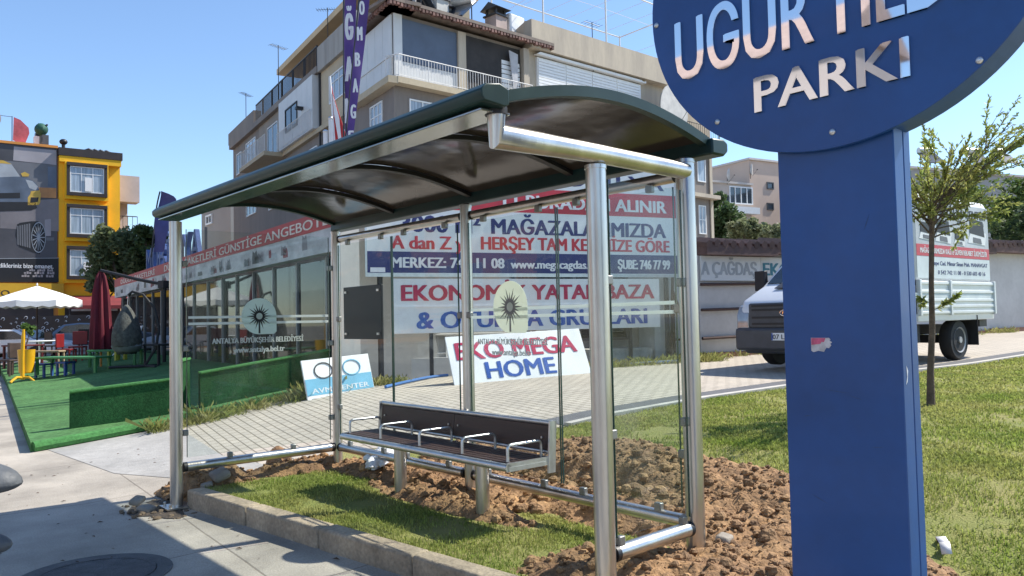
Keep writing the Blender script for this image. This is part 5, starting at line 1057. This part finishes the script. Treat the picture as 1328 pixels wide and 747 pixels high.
# ================================================================== green turf terrace and its furniture
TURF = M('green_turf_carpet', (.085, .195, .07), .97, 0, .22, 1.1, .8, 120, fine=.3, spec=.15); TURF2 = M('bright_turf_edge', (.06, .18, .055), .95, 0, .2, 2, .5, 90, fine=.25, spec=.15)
PLP = [(-11.75, 2.02), (-26.3, 3.9), (-33, 4.7), (-33, 8.9), (-12.05, 6.75), (-12.02, 3.85)]
o = sheet('turf_terrace', PLP, .13, TURF, skirt=.2); tag(o, 'raised terrace covered in green artificial turf in front of the shop', 'terrace')
def tz(y): return T(y)+.13
def turf_panel(a, c, h, label, th=.10):
    a, c = Vector((*a, 0)), Vector((*c, 0)); t = thing('turf_screen', label, 'low screen', (a.x, a.y, tz(a.y)), 0, 'low turf covered screens of the terrace'); d = (c-a); n_ = Vector((-d.y, d.x, 0)).normalized()*th; za, zc = tz(a.y)-.12, tz(c.y)-.12; b = MB()
    p = [a+UP*za, c+UP*zc, c+n_+UP*zc, a+n_+UP*za]; p += [p[0]+UP*(h+.12), p[1]+UP*(h+.12), p[2]+UP*(h+.12), p[3]+UP*(h+.12)]
    fs_ = [(3, 2, 1, 0), (4, 5, 6, 7), (0, 1, 5, 4), (1, 2, 6, 5), (2, 3, 7, 6), (3, 0, 4, 7)]; b.add(p, fs_); b.build('panel', M('shaded_turf', (.024, .085, .030), .97, 0, .3, 2.5, .8, 120, fine=.3, spec=.1), t, world=True)  # same turf carpet, its colour darkened for the shade on the screens
    b = MB(); b.tube([p[4]+UP*.01, p[5]+UP*.01], .022, 6); b.tube([p[7]+UP*.01, p[6]+UP*.01], .022, 6); b.build('rim', TURF2, t, world=True)
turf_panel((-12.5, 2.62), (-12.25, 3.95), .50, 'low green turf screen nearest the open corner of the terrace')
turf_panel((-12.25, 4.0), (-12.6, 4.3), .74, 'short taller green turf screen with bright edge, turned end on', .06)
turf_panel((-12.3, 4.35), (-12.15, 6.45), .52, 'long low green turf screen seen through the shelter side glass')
b = MB(); b.tube([(-11.74, 2.05, tz(2.05)-.07), (-11.98, 3.8, tz(3.8)-.07)], .07, 8); tag(b.build('turf_roll', TURF2), 'rounded green turf strip along the terrace front edge', 'turf strip')
# yellow litter bin
YB_ = M('yellow_bin_paint', (.70, .38, .01), .45, 0, .08, 3, coat=.2)
p = PD(29, 491, 20.2); bi = thing('litter_bin', 'yellow litter bin hanging on a curved yellow stand', 'litter bin', (p.x, p.y, tz(p.y)), R(-50))
b = MB(); b.tube([(0, .0, .05), (0, .0, .6), (0, .02, 1.1), (0, .03, 1.32)], [.05, .045, .045, .03], 10); b.build('post', YB_, bi)
b = MB()
for s in (-1, 1): b.tube([(0, 0, .10), (s*.18, 0, .12), (s*.34, 0, .04), (s*.38, 0, -.0)], .03, 8); b.tube([(0, s*.02, .1), (0, s*.2, .1), (0, s*.34, .0)], .03, 8)
b.build('foot', YB_, bi)
b = MB(); b.lathe([(.14, .2), (.17, .22), (.20, .78), (.205, .80), (.17, .80), (.15, .3)], (-.19, -.05, 0), 16); b.build('bucket', YB_, bi)
# low green table with blue stools
GT = M('green_plastic', (.05, .22, .07), .45, 0, .1, 3); BT = M('blue_plastic', (.03, .09, .32), .45, 0, .1, 3)
def slab_table(name, label, cat, loc, rz, L_, W_, h, m, legs=.06, group=None):
    t = thing(name, label, cat, loc, rz, group); b = MB(); b.box((0, 0, h-.025), (L_, W_, .05)); b.build('top', m, t, bevel=.01)
    for sx in (-1, 1):
        for sy in (-1, 1): MB().box((sx*(L_/2-legs), sy*(W_/2-legs), (h-.05)/2), (legs, legs, h-.05)).build('leg', m, t)
    return t
p = PD(95, 485, 20.6); slab_table('low_table', 'long low green plastic table on the turf terrace', 'table', (p.x, p.y, tz(p.y)), R(35), 1.9, .6, .46, GT)
p = PD(150, 472, 21.4); slab_table('low_table', 'second low green table further along by the shop windows', 'table', (p.x, p.y, tz(p.y)), R(50), 1.3, .5, .46, GT)
p = PD(57, 488, 20.9); st1 = slab_table('stool', 'blue plastic stool under the left end of the low green table', 'stool', (p.x, p.y, tz(p.y)), R(35), .36, .36, .36, BT, .05, 'blue stools by the green table')
p = PD(85, 487, 20.6); dup(st1, (p.x, p.y, tz(p.y)), R(30), 'blue plastic stool at the right end of the low green table')
WDN = M('pale_wood', (.36, .27, .17), .7, 0, .2, 4, stretch=(1, 8, 8)); DKW = M('dark_brown_wood', (.05, .03, .025), .6, 0, .3, 4)
p = PD(57, 480, 23.5); slab_table('wooden_bench', 'pale wooden bench with thin dark legs behind the low green table', 'bench', (p.x, p.y, tz(p.y)), R(40), 1.2, .3, .55, WDN, .04)
p = PD(52, 465, 26.5); t = thing('pedestal_table', 'round white pedestal table under the white parasol', 'table', (p.x, p.y, tz(p.y))); b = MB(); b.lathe([(.25, 0), (.24, .03), (.05, .08), (.05, .68), (.3, .70)], seg=16); b.build('pedestal', PVC, t); b = MB(); b.lathe([(.5, .70), (.52, .72), (.5, .74)], seg=24); b.build('top', PVC, t)
RCH = M('red_chair_paint', (.20, .012, .015), .5, 0, .15, 3); 
def chair(label, px_, py_, d, rz, m):
    p = PD(px_, py_, d); t = thing('chair', label, 'chair', (p.x, p.y, tz(p.y)), rz, 'chairs on the terrace'); b = MB(); b.box((0, 0, .44), (.44, .44, .05)); b.build('seat', m, t, bevel=.01); b = MB(); b.box((0, .2, .72), (.44, .04, .42)); b.build('backrest', m, t, bevel=.01)
    for sx in (-.19, .19):
        for sy in (-.19, .19): MB().box((sx, sy, .21), (.04, .04, .42)).build('leg', m, t)
    return t
chair('red chair seen from behind, right of the wooden bench', 86, 476, 24.5, R(140), RCH); chair('red chair turned sideways beside the closed parasol', 101, 476, 25.5, R(60), RCH)
chair('dark brown chair at the left edge of the picture', 4, 478, 23, R(10), DKW); chair('dark brown chair standing just behind the yellow bin', 14, 480, 22.5, R(-60), DKW); chair('dark chair under the white parasol beyond the pedestal table', 70, 466, 28, R(200), DKW); chair('dark chair in the shade behind the red chairs', 112, 466, 28.5, R(90), DKW)
p = PD(30, 466, 25); slab_table('dark_table', 'dark maroon table between the brown chairs at the left', 'table', (p.x, p.y, tz(p.y)), R(30), 1.0, .7, .74, M('maroon_paint', (.10, .012, .018), .5, 0, .2, 3))
# white parasol
p = PD(48, 460, 28.0); t = thing('white_parasol', 'open white parasol with scalloped valance over the terrace tables', 'parasol', (p.x, p.y, tz(p.y)), .2)
CANV = M('white_canvas', (.78, .77, .74), .8, 0, .05, 3); b = MB(); nS = 8; rr = 1.5; top = 2.62; rim = 2.08; vs = [(0, 0, top)]; fs_ = []; K = nS*6
for k in range(K):
    a = 2*math.pi*k/K; f_ = math.cos(math.pi/nS)/math.cos((a % (2*math.pi/nS))-math.pi/nS); sag = .05*abs(math.sin(a*nS/2)); vs.append((rr*.55*f_*math.cos(a), rr*.55*f_*math.sin(a), top-(top-rim)*.52-sag*.7)); vs.append((rr*f_*math.cos(a), rr*f_*math.sin(a), rim-sag)); vs.append((rr*f_*1.005*math.cos(a), rr*f_*1.005*math.sin(a), rim-.20-.05*abs(math.sin(a*nS/2*3))))
for k in range(K):
    i, j = 1+3*k, 1+3*((k+1) % K); fs_ += [(0, i, j), (i, i+1, j+1, j), (i+1, i+2, j+2, j+1)]
b.add(vs, fs_); b.build('canopy', CANV, t); b = MB(); b.cyl((0, 0, 0), (0, 0, top), .03, 8); b.build('pole', DKW, t); b = MB(); b.ellip((0, 0, top+.03), (.03, .03, .07), 8, 6); b.build('finial', PVC, t)
b = MB(); b.lathe([(.35, 0), (.35, .08), (.06, .12)], seg=16); b.build('base', CONCR, t)
# closed maroon parasol hanging from a dark cantilever mast
MAR = M('maroon_canvas', (.14, .010, .022), .8, 0, .25, 3, .2, 10); p = PD(131, 468, 22); q = PD(213, 478, 21.5); t = thing('closed_parasol', 'closed maroon parasol hanging from a dark cantilever mast', 'parasol', (p.x, p.y, tz(p.y)))
b = MB(); prof = [(.03, 3.0), (.10, 2.85), (.17, 2.4), (.20, 1.9), (.24, 1.3), (.25, .85), (.2, .78)]; K = 32; vs = []; fs_ = []
for (r_, z) in prof:
    for k in range(K): a = 2*math.pi*k/K; r2 = r_*(1+.28*math.cos(a*8+z*.6)); vs.append((p.x+r2*math.cos(a), p.y+r2*math.sin(a), z+tz(p.y)-.35))
for i in range(len(prof)-1):
    for k in range(K): fs_.append((i*K+k, i*K+(k+1) % K, (i+1)*K+(k+1) % K, (i+1)*K+k))
b.add(vs, fs_); b.build('canopy', MAR, t, world=True)
b = MB(); z0 = tz(p.y); b.tube([(p.x, p.y, z0+2.65), (p.x*.4+q.x*.6, p.y*.4+q.y*.6, z0+2.36), (q.x, q.y, z0+2.2)], .045, 8); b.build('arm', TDK, t, world=True); b = MB(); b.tube([(q.x, q.y, z0-.1), (q.x+.05, q.y, z0+2.25)], .05, 8); b.box((q.x, q.y, z0+2.2), (.22, .22, .2), .4); b.build('mast', TDK, t, world=True); b = MB(); b.cyl((p.x, p.y, z0-.05), (p.x, p.y, z0+.6), .03, 8); b.build('pole', ORG, t, world=True)
# hanging egg chair on its curved stand
p = PD(183, 482, 20.2); eg = thing('swing_chair', 'dark wicker hanging swing chair with curved black stand', 'swing chair', (p.x, p.y, tz(p.y)))
def L2(x, z, y=0): return Vector((p.x, p.y, tz(p.y)))+RT*x+FT*y+UP*z
b = MB(); b.tube([L2(.1, .05), L2(.38, .5), L2(.46, 1.0), L2(.34, 1.5), L2(.05, 1.85), L2(-.22, 1.93), L2(-.32, 1.84)], .035, 8); b.build('stand', TDK, eg, world=True)
b = MB(); b.tube([L2(.12, .04), L2(-.7, .03, -.25)], .035, 8); b.tube([L2(.12, .04), L2(.55, .03, -.4)], .035, 8); b.tube([L2(.12, .04), L2(.3, .03, .5)], .035, 8); b.build('foot', TDK, eg, world=True)
b = MB(); K = 20; vs = []; fs_ = []; rows = 12
for i in range(rows+1):
    v_ = i/rows; z = .35+1.25*v_; r_ = .37*math.sin(math.pi*min(1, .30+.70*v_*.985))**.8*(1 if v_ > .12 else .75)+.015
    for k in range(K+1):
        a = R(95)+R(225)*k/K; vs.append(L2(-.36+r_*math.cos(a+R(100))*.9, z, r_*math.sin(a+R(100))))
for i in range(rows):
    for k in range(K): fs_.append((i*(K+1)+k, i*(K+1)+k+1, (i+1)*(K+1)+k+1, (i+1)*(K+1)+k))
WICK = M('dark_wicker', (.07, .075, .065), .85, 0, .5, 14, .9, 40); b.add(vs, fs_); bs = b.build('basket', WICK, eg, world=True); sm = bs.modifiers.new('solid', 'SOLIDIFY'); sm.thickness = .03
b = MB(); b.ellip(L2(-.36, .55), (.36, .36, .2), 14, 8); b.build('cushion', M('grey_cushion', (.14, .16, .16), .9, 0, .2, 4), eg, world=True); b = MB(); b.cyl(L2(-.34, 1.6), L2(-.32, 1.86), .012, 6); b.build('chain', STEEL2, eg, world=True)
# second small stand: dark fold-out table with slim legs by the mast
p = PD(206, 478, 20.4); slab_table('dark_table', 'small black table beside the parasol mast, half behind the shelter post', 'table', (p.x, p.y, tz(p.y)), R(20), .6, .5, .55, TDK, .04)
p = PD(152, 468, 24); t = slab_table('yellow_crate', 'lime yellow square stool beside the swing chair', 'stool', (p.x, p.y, tz(p.y)), R(20), .5, .45, .4, M('lime_plastic', (.40, .42, .05), .5, 0, .1, 3), .08)
# white slat loungers near the window
p = PD(160, 462, 25.5); t = thing('folding_chair', 'white slatted folding chair by the shop windows', 'chair', (p.x, p.y, tz(p.y)), R(30)); b = MB()
for i in range(6): b.box((0, -.25+i*.1, .42), (.5, .07, .02)); b.box((0, .3+i*.045, .5+i*.09), (.5, .02, .07))
b.build('slats', PVC, t); b = MB()
for s in (-.25, .25): b.cyl((s, -.3, .42), (s, .25, 0), .018, 6); b.cyl((s, .3, .5), (s, -.25, 0), .018, 6); b.cyl((s, .28, .42), (s, .55, 1.0), .018, 6)
b.build('frame', PVC, t)
# white tassel figure behind the side glass (pampas style dry bundle)
# scrollwork screen, awning, cars beyond
SCR = thing('scroll_screen', 'dark screen fence with white scroll pattern behind the terrace', 'fence', tuple(PD(50, 455, 40))); sf = Fac(PD(-40, 430, 40), (PD(150, 430, 40)-PD(-40, 430, 40)).xy)
SD_ = M('screen_black', (.02, .02, .022), .5, 0, .2, 2); z0 = 1.0
wallbox(SCR, sf, 0, 6.6, 1.0, 2.3, -.06, 0, SD_, 'panel', smooth=False)
b = MB()
for i in range(46):
    u = .2+random.uniform(0, 6.1); z = random.uniform(1.4, 2.2); r_ = random.uniform(.05, .12); s_ = random.choice((-1, 1)); b.tube([sf.p(u+s_*r_*(1-.09*k)*math.cos(k*.62), z+r_*(1-.09*k)*math.sin(k*.62), .012) for k in range(9)], .014, 4)
b.build('scrollwork', PW, SCR, world=True)
aw = thing('awning', 'dark red shop awning beside the closed parasol', 'awning', tuple(YF_.p(2, 3.6, .5))); b = MB(); b.prism([(.0, 4.0), (.0, 3.9), (2.2, 3.2), (2.2, 3.0), (2.26, 3.0), (2.26, 3.25)], YF_.p(.3, 0, .06), YF_.n, UP, YF_.d*6.5); b.build('canvas', M('dark_red_canvas', (.16, .02, .025), .8, 0, .2, 2), aw, world=True)
b = MB()
for u in (.4, 6.7): b.cyl(YF_.p(u, 1, 2.2), YF_.p(u, 3.1, 2.2), .05, 6)
b.build('support', RAILD, aw, world=True)
def car(label, loc, rz, m, group='cars parked beyond the terrace', sx=1.0):
    t = thing('parked_car', label, 'car', loc, rz, group)
    b = MB(); pf = [(-2.1, .3), (-2.15, .62), (-2.05, .85), (-1.5, .92), (-1.0, 1.38), (-.4, 1.46), (.5, 1.42), (1.15, .96), (1.9, .82), (2.12, .6), (2.1, .3), (1.75, .28), (1.6, .55), (1.3, .62), (1.0, .5), (.93, .28), (-.95, .28), (-1.05, .52), (-1.3, .62), (-1.6, .52), (-1.7, .28)]
    b.prism(pf, (0, -.84, 0), (1, 0, 0), (0, 0, 1), (0, 1.68, 0)); b.build('body', m, t, bevel=.09, seg=3)
    for s in (-1, 1):
        b = MB(); b.prism([(-1.25, .95), (-.92, 1.32), (-.4, 1.39), (.42, 1.36), (.98, .97)], (0, s*.842, 0), (1, 0, 0), (0, 0, 1), (0, s*.008, 0)); b.build('side_window', TGL, t)
        b = MB(); b.box((2.05, s*.62, .66), (.12, .34, .14)); b.build('headlight', M('headlight_lens', (0, 0, 0)), t, bevel=.03)
        b = MB(); b.box((-2.1, s*.66, .72), (.1, .26, .16)); b.build('tail_light', M('red_lens', (.3, .01, .01), .2, 0, .1, 3), t, bevel=.03)
        for x in (-1.33, 1.3):
            b = MB(); b.lathe([(.17, -.09), (.29, -.09), (.31, -.05), (.31, .05), (.29, .09), (.17, .09)], (x, s*.78, .31), 20, 'Y'); w_ = b.build('wheel', RUBBER, t); b = MB(); b.lathe([(.02, s*.06), (.18, s*.05)] if s > 0 else [(.18, s*.05), (.02, s*.06)], (x, s*.78, .31), 16, 'Y'); b.build('rim', STEEL2, w_)
    b = MB(); dd = Vector((-.62, 0, .42)); b.prism([(-.72, 0), (.72, 0), (.62, 1), (-.62, 1)], (1.13, 0, .985), (0, 1, 0), dd, Vector((dd.z, 0, -dd.x)).normalized()*.02); b.build('windscreen', TGL, t)
    b = MB(); dd = Vector((.5, 0, .44)); b.prism([(-.7, 0), (.7, 0), (.6, 1), (-.6, 1)], (-1.53, 0, .94), (0, 1, 0), dd, Vector((-dd.z, 0, dd.x)).normalized()*.02); b.build('rear_window', TGL, t)
    return t
CW = M('car_white', (.72, .73, .74), .25, 0, .03, 2, coat=.6); CB = M('car_blue_grey', (.16, .20, .26), .3, .3, .06, 2, coat=.5)
p = PD(22, 468, 33); car('white parked car beyond the chairs at the left edge', (p.x, p.y, T(p.y)), R(48), CW).scale = (1, 1, .82); p = PD(118, 458, 37); car('blue grey parked car in the shade behind the closed parasol', (p.x, p.y, T(p.y)), R(70), CB).scale = (1, 1, .86)
# young citrus in the terrace
p = PD(31, 455, 25); tree('small_tree', 'small bushy green plant behind the yellow bin', 'plant', (p.x, p.y, tz(p.y)), 1.45, .3, 8, .06, (.04, .09, .02), (.09, .14, .04), .03, None, .8, 60)

# ================================================================== flags on the shop roof
def feather(name, label, px_, d, z0, z1, width, lean, letters, m, bow=.3):
    p = PD(px_, 300, d); t = thing(name, label, 'flag', (p.x, p.y, z0), 0, 'purple feather flags on the shop'); b = MB(); N_ = 24; sp_ = []
    for i in range(N_+1): f_ = i/N_; sp_.append((lean*f_+bow*max(0, f_-.75)**1.5, z0+(z1-z0)*f_))
    b.tube([p*1.0+Vector((0, 0, -p.z))+RT*x+UP*z for x, z in sp_], .018, 6); b.build('pole', RAILD, t, world=True)
    q0 = Vector((p.x, p.y, 0)); vs = []; fs_ = []
    for i in range(N_+1):
        f_ = i/N_; wd = width*(1-.45*(1-f_))*(1 if f_ < .86 else max(.05, math.cos((f_-.86)/.14*1.5)))
        for s_ in (0, .5, 1): vs.append(q0+RT*(sp_[i][0]+.02+wd*s_)+FT*(.05*math.sin(f_*9+s_*2))+UP*sp_[i][1])
    for i in range(2, N_):
        for s_ in (0, 1): fs_.append((i*3+s_, i*3+s_+1, i*3+s_+4, i*3+s_+3))
    b = MB(); b.add(vs, fs_); c = b.build('cloth', m, t, world=True)
    rot = len(letters) > 5
    for k, ch in enumerate(letters):
        f_ = .12+.8*k/max(1, len(letters)); x = lean*f_+.02+width*(.18 if not rot else .12+.4*(1-f_)); zz = z0+(z1-z0)*f_; b = MB(); b.text(ch, q0+RT*x+UP*zz-FT*.09, RT, UP, width*(.5 if not rot else .42), (z1-z0)*(.45 if rot else .5)/len(letters), .004, .03); b.build('lettering', PW, c, world=True, smooth=False)
PUR = M('purple_flag_cloth', (.09, .045, .22), .7, 0, .2, 1.5)
feather('feather_flag', 'tall purple feather flag with white letters in front of the apartment block', 447, 16.6, 5.2, 9.6, .27, .06, 'NAĞO', PUR); feather('feather_flag', 'second purple feather flag crossing the first one, leaning right', 436, 16.2, 3.4, 9.4, .21, .66, 'AMEGABMOB', PUR)
feather('feather_flag', 'dark blue purple feather flag at the left corner of the shelter roof', 196, 17.5, 3.1, 4.55, .42, .16, '', M('blue_purple_cloth', (.06, .06, .20), .7, 0, .3, 2), .3)
t = thing('red_flag', 'red and white flag hanging from a white pole left of the purple flags', 'flag', (0, 0, 0)); p = PD(441, 186, 17); t.location = (p.x, p.y, 3.4); b = MB(); b.tube([(p.x, p.y, 3.4), Vector((p.x, p.y, 6.85))-RT*.2], .022, 8); b.build('pole', WHITE, t, world=True)
b = MB(); q0 = Vector((p.x, p.y, .75))-RT*.17; b.prism([(0, 5.9), (.06, 5.6), (.2, 5.15), (.33, 4.7), (.36, 4.5), (.05, 4.5), (-.0, 5.2)], q0, RT, UP, FT*.03); b.build('cloth', M('red_flag_cloth', (.50, .03, .03), .7, 0, .2, 4), t, world=True); b = MB(); b.prism([(.02, 5.72), (.07, 5.55), (.16, 5.2), (.2, 4.75), (.14, 4.7), (.05, 5.3)], q0-FT*.012, RT, UP, FT*.01); b.build('white_stripe', WHITE, t, world=True)
for px_, py_, lb in ((422, 172, 'shorter white flag pole above the shelter gutter, left one'), (429, 155, 'taller white flag pole above the shelter gutter, right one')):
    p = PD(px_, py_, 17); t = thing('flag_pole', lb, 'pole', (p.x, p.y, 3.4), 0, 'white poles on the shop roof'); b = MB(); b.cyl((0, 0, 0), (0, 0, p.z-3.4), .05, 10); b.build('shaft', WHITE, t); b = MB(); b.ellip((0, 0, p.z-3.38), (.06, .06, .05), 8, 6); b.build('knob', STEEL2, t)

# ================================================================== near small things
mh = PZ(122, 746, 0); t = thing('manhole_cover', 'dark round manhole cover in the shaded pavement', 'manhole cover', (mh.x, mh.y, 0)); b = MB(); b.lathe([(.36, .004), (.36, .010), (.33, .012), (.33, .009), (.02, .009)], seg=40); b.build('cover', M('cast_iron', (.085, .085, .088), .85, 0, .35, 9, .8, 60, fine=.3), t)
b = MB(); b.lathe([(.46, .002), (.46, .006), (.365, .006), (.365, .002)], seg=40); b.build('collar', M('patched_asphalt', (.10, .10, .10), .9, 0, .25, 6, .6, 60), t)
# broken pavement hole round the front post, rubble
b = MB()
for i in range(150):
    a = random.uniform(0, 6.28); d = random.random()**.6*.42; r_ = .006+.03*random.random()**3; vs, fs_ = blob((PA[0]-.12+d*math.cos(a)*1.25, PA[1]-.1+d*math.sin(a)*.7, .01+r_*.3), r_, i, .6); b.add(vs, fs_)
o = b.build('rubble', M('concrete_rubble', (.17, .12, .075), .95, 0, .3, 6, .6, 40, island=.35), smooth=False); tag(o, 'broken concrete rubble and earth around the foot of the left front post', 'rubble', kind='stuff')
hp_ = [(PA[0]+.40*math.cos(a)*(1+.22*math.sin(a*3+1))-.1, PA[1]-.12+.20*math.sin(a)*(1+.2*math.cos(a*4))) for a in [i*2*math.pi/22 for i in range(22)]]
struct(sheet('dug_hole', hp_, .006, M('dark_hole_soil', (.075, .055, .04), .95, 0, .4, 9, .9, 60, fine=.3)))  # flat dark brown soil sheet marking the hole
for i, (px_, py_, r_, lb) in enumerate(((285, 624, .10, 'grey broken concrete lump on the grass under the left rail'), (190, 636, .07, 'pale broken slab piece by the earth heap at the pavement edge'), (178, 648, .06, 'small pale stone slab nearest the shadow edge'), (268, 628, .05, 'small rust coloured stone behind the front post'), (650, 640, .05, 'light stone in the soil under the bench'), (940, 715, .055, 'pale stone on the brown earth left of the blue pillar'))):
    p = PZ(px_, py_, .19); z = max(L(p.y) if p.x > -7 else T(p.y), soil_h(p.x, p.y)); b = MB(); b.box((0, 0, 0), (r_*2, r_*1.5, r_*.8), .5); bm_ = b.build('stone', M('grey_stone', (.27, .235, .19), .9, 0, .2, 8, .4, 30), bevel=r_*.3); bm_.location = (p.x, p.y, z+r_*.3); bm_.rotation_euler = (random.uniform(-.3, .3), random.uniform(-.3, .3), random.uniform(0, 3)); tag(bm_, lb, 'stone', 'loose stones by the shelter')
# crumpled white plastic bag under the bench
p = PZ(497, 607, .22); b = MB(); b.ellip((0, 0, 0), (.24, .13, .075), 40, 22); b.v = [v*(1+.35*noise.noise(v*14)+.25*noise.noise(v*31)) for v in b.v]; o = b.build('plastic_bag', M('white_plastic_film', (.74, .75, .76), .3, 0, .08, 8)); o.location = (p.x, p.y, soil_h(p.x, p.y)+.05); o.rotation_euler = (0, .1, -.9); tag(o, 'crumpled white plastic bag lying on the earth under the bench', 'plastic bag')
# red and white tape scrap by the pillar
p = PZ(1222, 738, .17); b = MB(); q = [Vector((0, 0, .04)), Vector((-.03, .05, .09)), Vector((-.05, .12, .05)), Vector((-.10, .18, .08)), Vector((-.12, .25, .02))]
vs = []; [vs.extend([x, x+Vector((.05, .01, .01))]) for x in q]; 
for k in range(4): b.m(k % 2); b.add([vs[2*k], vs[2*k+1], vs[2*k+3], vs[2*k+2]], [(0, 1, 2, 3)])
o = b.build('barrier_tape', [M('tape_white', (.7, .68, .66), .4, 0, .05, 9), M('tape_red', (.5, .04, .05), .4, 0, .1, 9)]); o.location = (p.x, p.y, max(L(p.y), soil_h(p.x, p.y))-.015); sm = o.modifiers.new('solid', 'SOLIDIFY'); sm.thickness = .002; tag(o, 'scrap of red and white barrier tape beside the blue pillar foot', 'tape')
# leaves and litter on the pavement
VV = []; FF = []
for _ in range(140):
    x = random.uniform(-11, -4.5); y = random.uniform(.3, 3.0)
    if y > KL(x)-.05 and x > -7: continue
    z = T(y)+.004; a = random.uniform(0, 6.28); s_ = random.uniform(.006, .028); o = len(VV); VV += [(x-s_*math.cos(a), y-s_*math.sin(a), z), (x+.4*s_*math.sin(a), y-.4*s_*math.cos(a), z+s_*.4), (x+s_*math.cos(a), y+s_*math.sin(a), z+.003), (x-.4*s_*math.sin(a), y+.4*s_*math.cos(a), z+s_*.2)]; FF.append((o, o+1, o+2, o+3))
tag(npmesh('dry_leaves', VV, FF, M('dry_leaf', (.12, .07, .04), .9, 0, .3, 5, island=.5)), 'dry brown leaf bits scattered on the pavement slabs', 'leaf litter', kind='stuff')
# grey scooter at the left edge
SG = M('grey_vinyl', (.085, .092, .10), .6, 0, .25, 7, .25, 40); p0 = PD(24, 625, 3.6); q0 = PD(14, 706, 3.6)
scv = thing('scooter', 'grey motor scooter cut off by the left edge, with rounded seat end and rear mudguard', 'scooter', (p0.x, p0.y, 0))
def S2(x, z, y=0): return Vector((p0.x, p0.y, 0))+RT*x+FT*y+UP*z
zs = p0.z; b = MB(); b.ellip((0, 0, 0), (.34, .15, .115), 28, 16); b.v = [S2(-.33, zs-.005)+RT*v.x+FT*v.y+UP*(v.z*(1 if v.z > 0 else .55)-.05*max(0, -v.x)) for v in b.v]; b.build('seat', SG, scv, world=True)
zq = q0.z; b = MB(); b.ellip((0, 0, 0), (.26, .09, .075), 24, 14); b.v = [S2(-.29, zq)+RT*v.x+FT*v.y+UP*(v.z*(1 if v.z > 0 else .8)) for v in b.v]; b.build('mudguard', SG, scv, world=True)
b = MB(); b.prism([(-.9, .35), (-.34, .40), (-.30, zs-.09), (-.95, zs-.06)], S2(0, 0, -.09), RT, UP, FT*.18); b.build('body', SG, scv, world=True, bevel=.04)
b = MB(); K = 24; b.tube([S2(-.52+.2*math.cos(a), .26+.2*math.sin(a)) for a in [2*math.pi*k/K for k in range(K)]], .055, 10, closed=True); b.build('tyre', RUBBER, scv, world=True)
b = MB(); b.cyl(S2(-.52, .26, -.06), S2(-.52, .26, .06), .06, 10); b.cyl(S2(-.52, .26, .075), S2(-.6, .5, .075), .02, 8); b.build('hub', STEEL2, scv, world=True)
# ================================================================== across the street (seen only in reflections)
def far_house(label, x0, x1, y, h, m, roof, dp=9):
    f = Fac((x0, y), (1, 0)); o = thing('street_house', label, 'building', (x0, y, 0), 0, 'houses across the street'); b = MB(); f.box(b, 0, x1-x0, 0, h, -dp, 0); b.build('wall', m, o, world=True, smooth=False)
    b = MB(); b.prism([(-.6, 0), (dp+.6, 0), (dp/2, 2.0)], f.p(-.5, h, .0), -f.n, UP, f.d*(x1-x0+.7)); b.build('roof', roof, o, world=True)
    for fl in range(int(h//3)):
        for u in np.arange(1.2, x1-x0-2, 3.2): window(o, f, float(u), float(u)+1.5, fl*3+.9, fl*3+2.3, 2, glass=CURTAIN)
ROOFR = M('red_roof_tiles', (.36, .27, .24), .85, 0, .2, 3, .3)
far_house('pinkish house across the street, mirrored in the sign letters', -31, -12.9, -21, 11.2, M('dull_pink_render', (.40, .355, .345), .85, 0, .12, .4), ROOFR, 4); far_house('cream house across the street, seen only in reflections', -5, 6, -24, 3.2, M('cream_render', (.52, .47, .38), .85, 0, .1, .4), ROOFR); far_house('orange house far down the street opposite', -58, -33, -24, 9.2, ORG, ROOFR); far_house('grey house opposite to the right', 8, 24, -20, 9.2, GRB, ROOFR)
car('white van-like car parked across the street', (-22, -9.4, 0), R(3), CW, 'cars across the street')

o, f = plain_house('low_house', 'low grey house roofline behind the shop fascia', 262, 300, 274, 70, GRB, [(268, 280, 276, 290, 2)], head=-38)

for x, y, h, r, lb in ((-33, -13, 6.0, 2.2, 'leafy tree across the street, leftmost, seen only in the shop glass'), (-23, -15.5, 5.4, 2.0, 'leafy tree across the street in front of the pinkish house'), (-12.5, -15, 4.6, 1.7, 'small leafy tree across the street between the houses'), (-40, -15, 6.5, 2.4, 'leafy tree far down the street opposite the orange house')):
    tree('street_tree', lb, 'tree', (x, y, 0), h, r, 22, .22, (.035, .055, .02), (.07, .09, .03), group='trees across the street', per=70)

for u, wv, h_, r_, lb in ((2.2, 1.6, 1.5, .09, 'thin dark vent pipe left of the roof chimneys on the apartment block'), (4.6, 2.2, 1.1, .16, 'stubby grey vent pipe between the chimney and the solar heater'), (8.0, 1.5, .9, .12, 'dark capped vent pipe at the right end of the tiled eave'), (10.2, 1.8, 1.0, .10, 'small vent pipe standing alone on the cream roof band')):
    q = RF.p(u, 0, -wv); t = thing('roof_vent', lb, 'roof vent', (q.x, q.y, 15.45 if u < 8.2 else 15.85), 0, 'vent pipes on the apartment roof'); MB().cyl((0, 0, -.05), (0, 0, h_), r_, 10).build('pipe', M('vent_pipe_grey', (.22, .22, .22), .6, .3, .3, 4), t); b = MB(); b.lathe([(r_*1.9, h_-.02), (r_*2.1, h_+.03), (r_*.6, h_+.22), (.01, h_+.25)], seg=10); b.build('cap', RAILD, t)
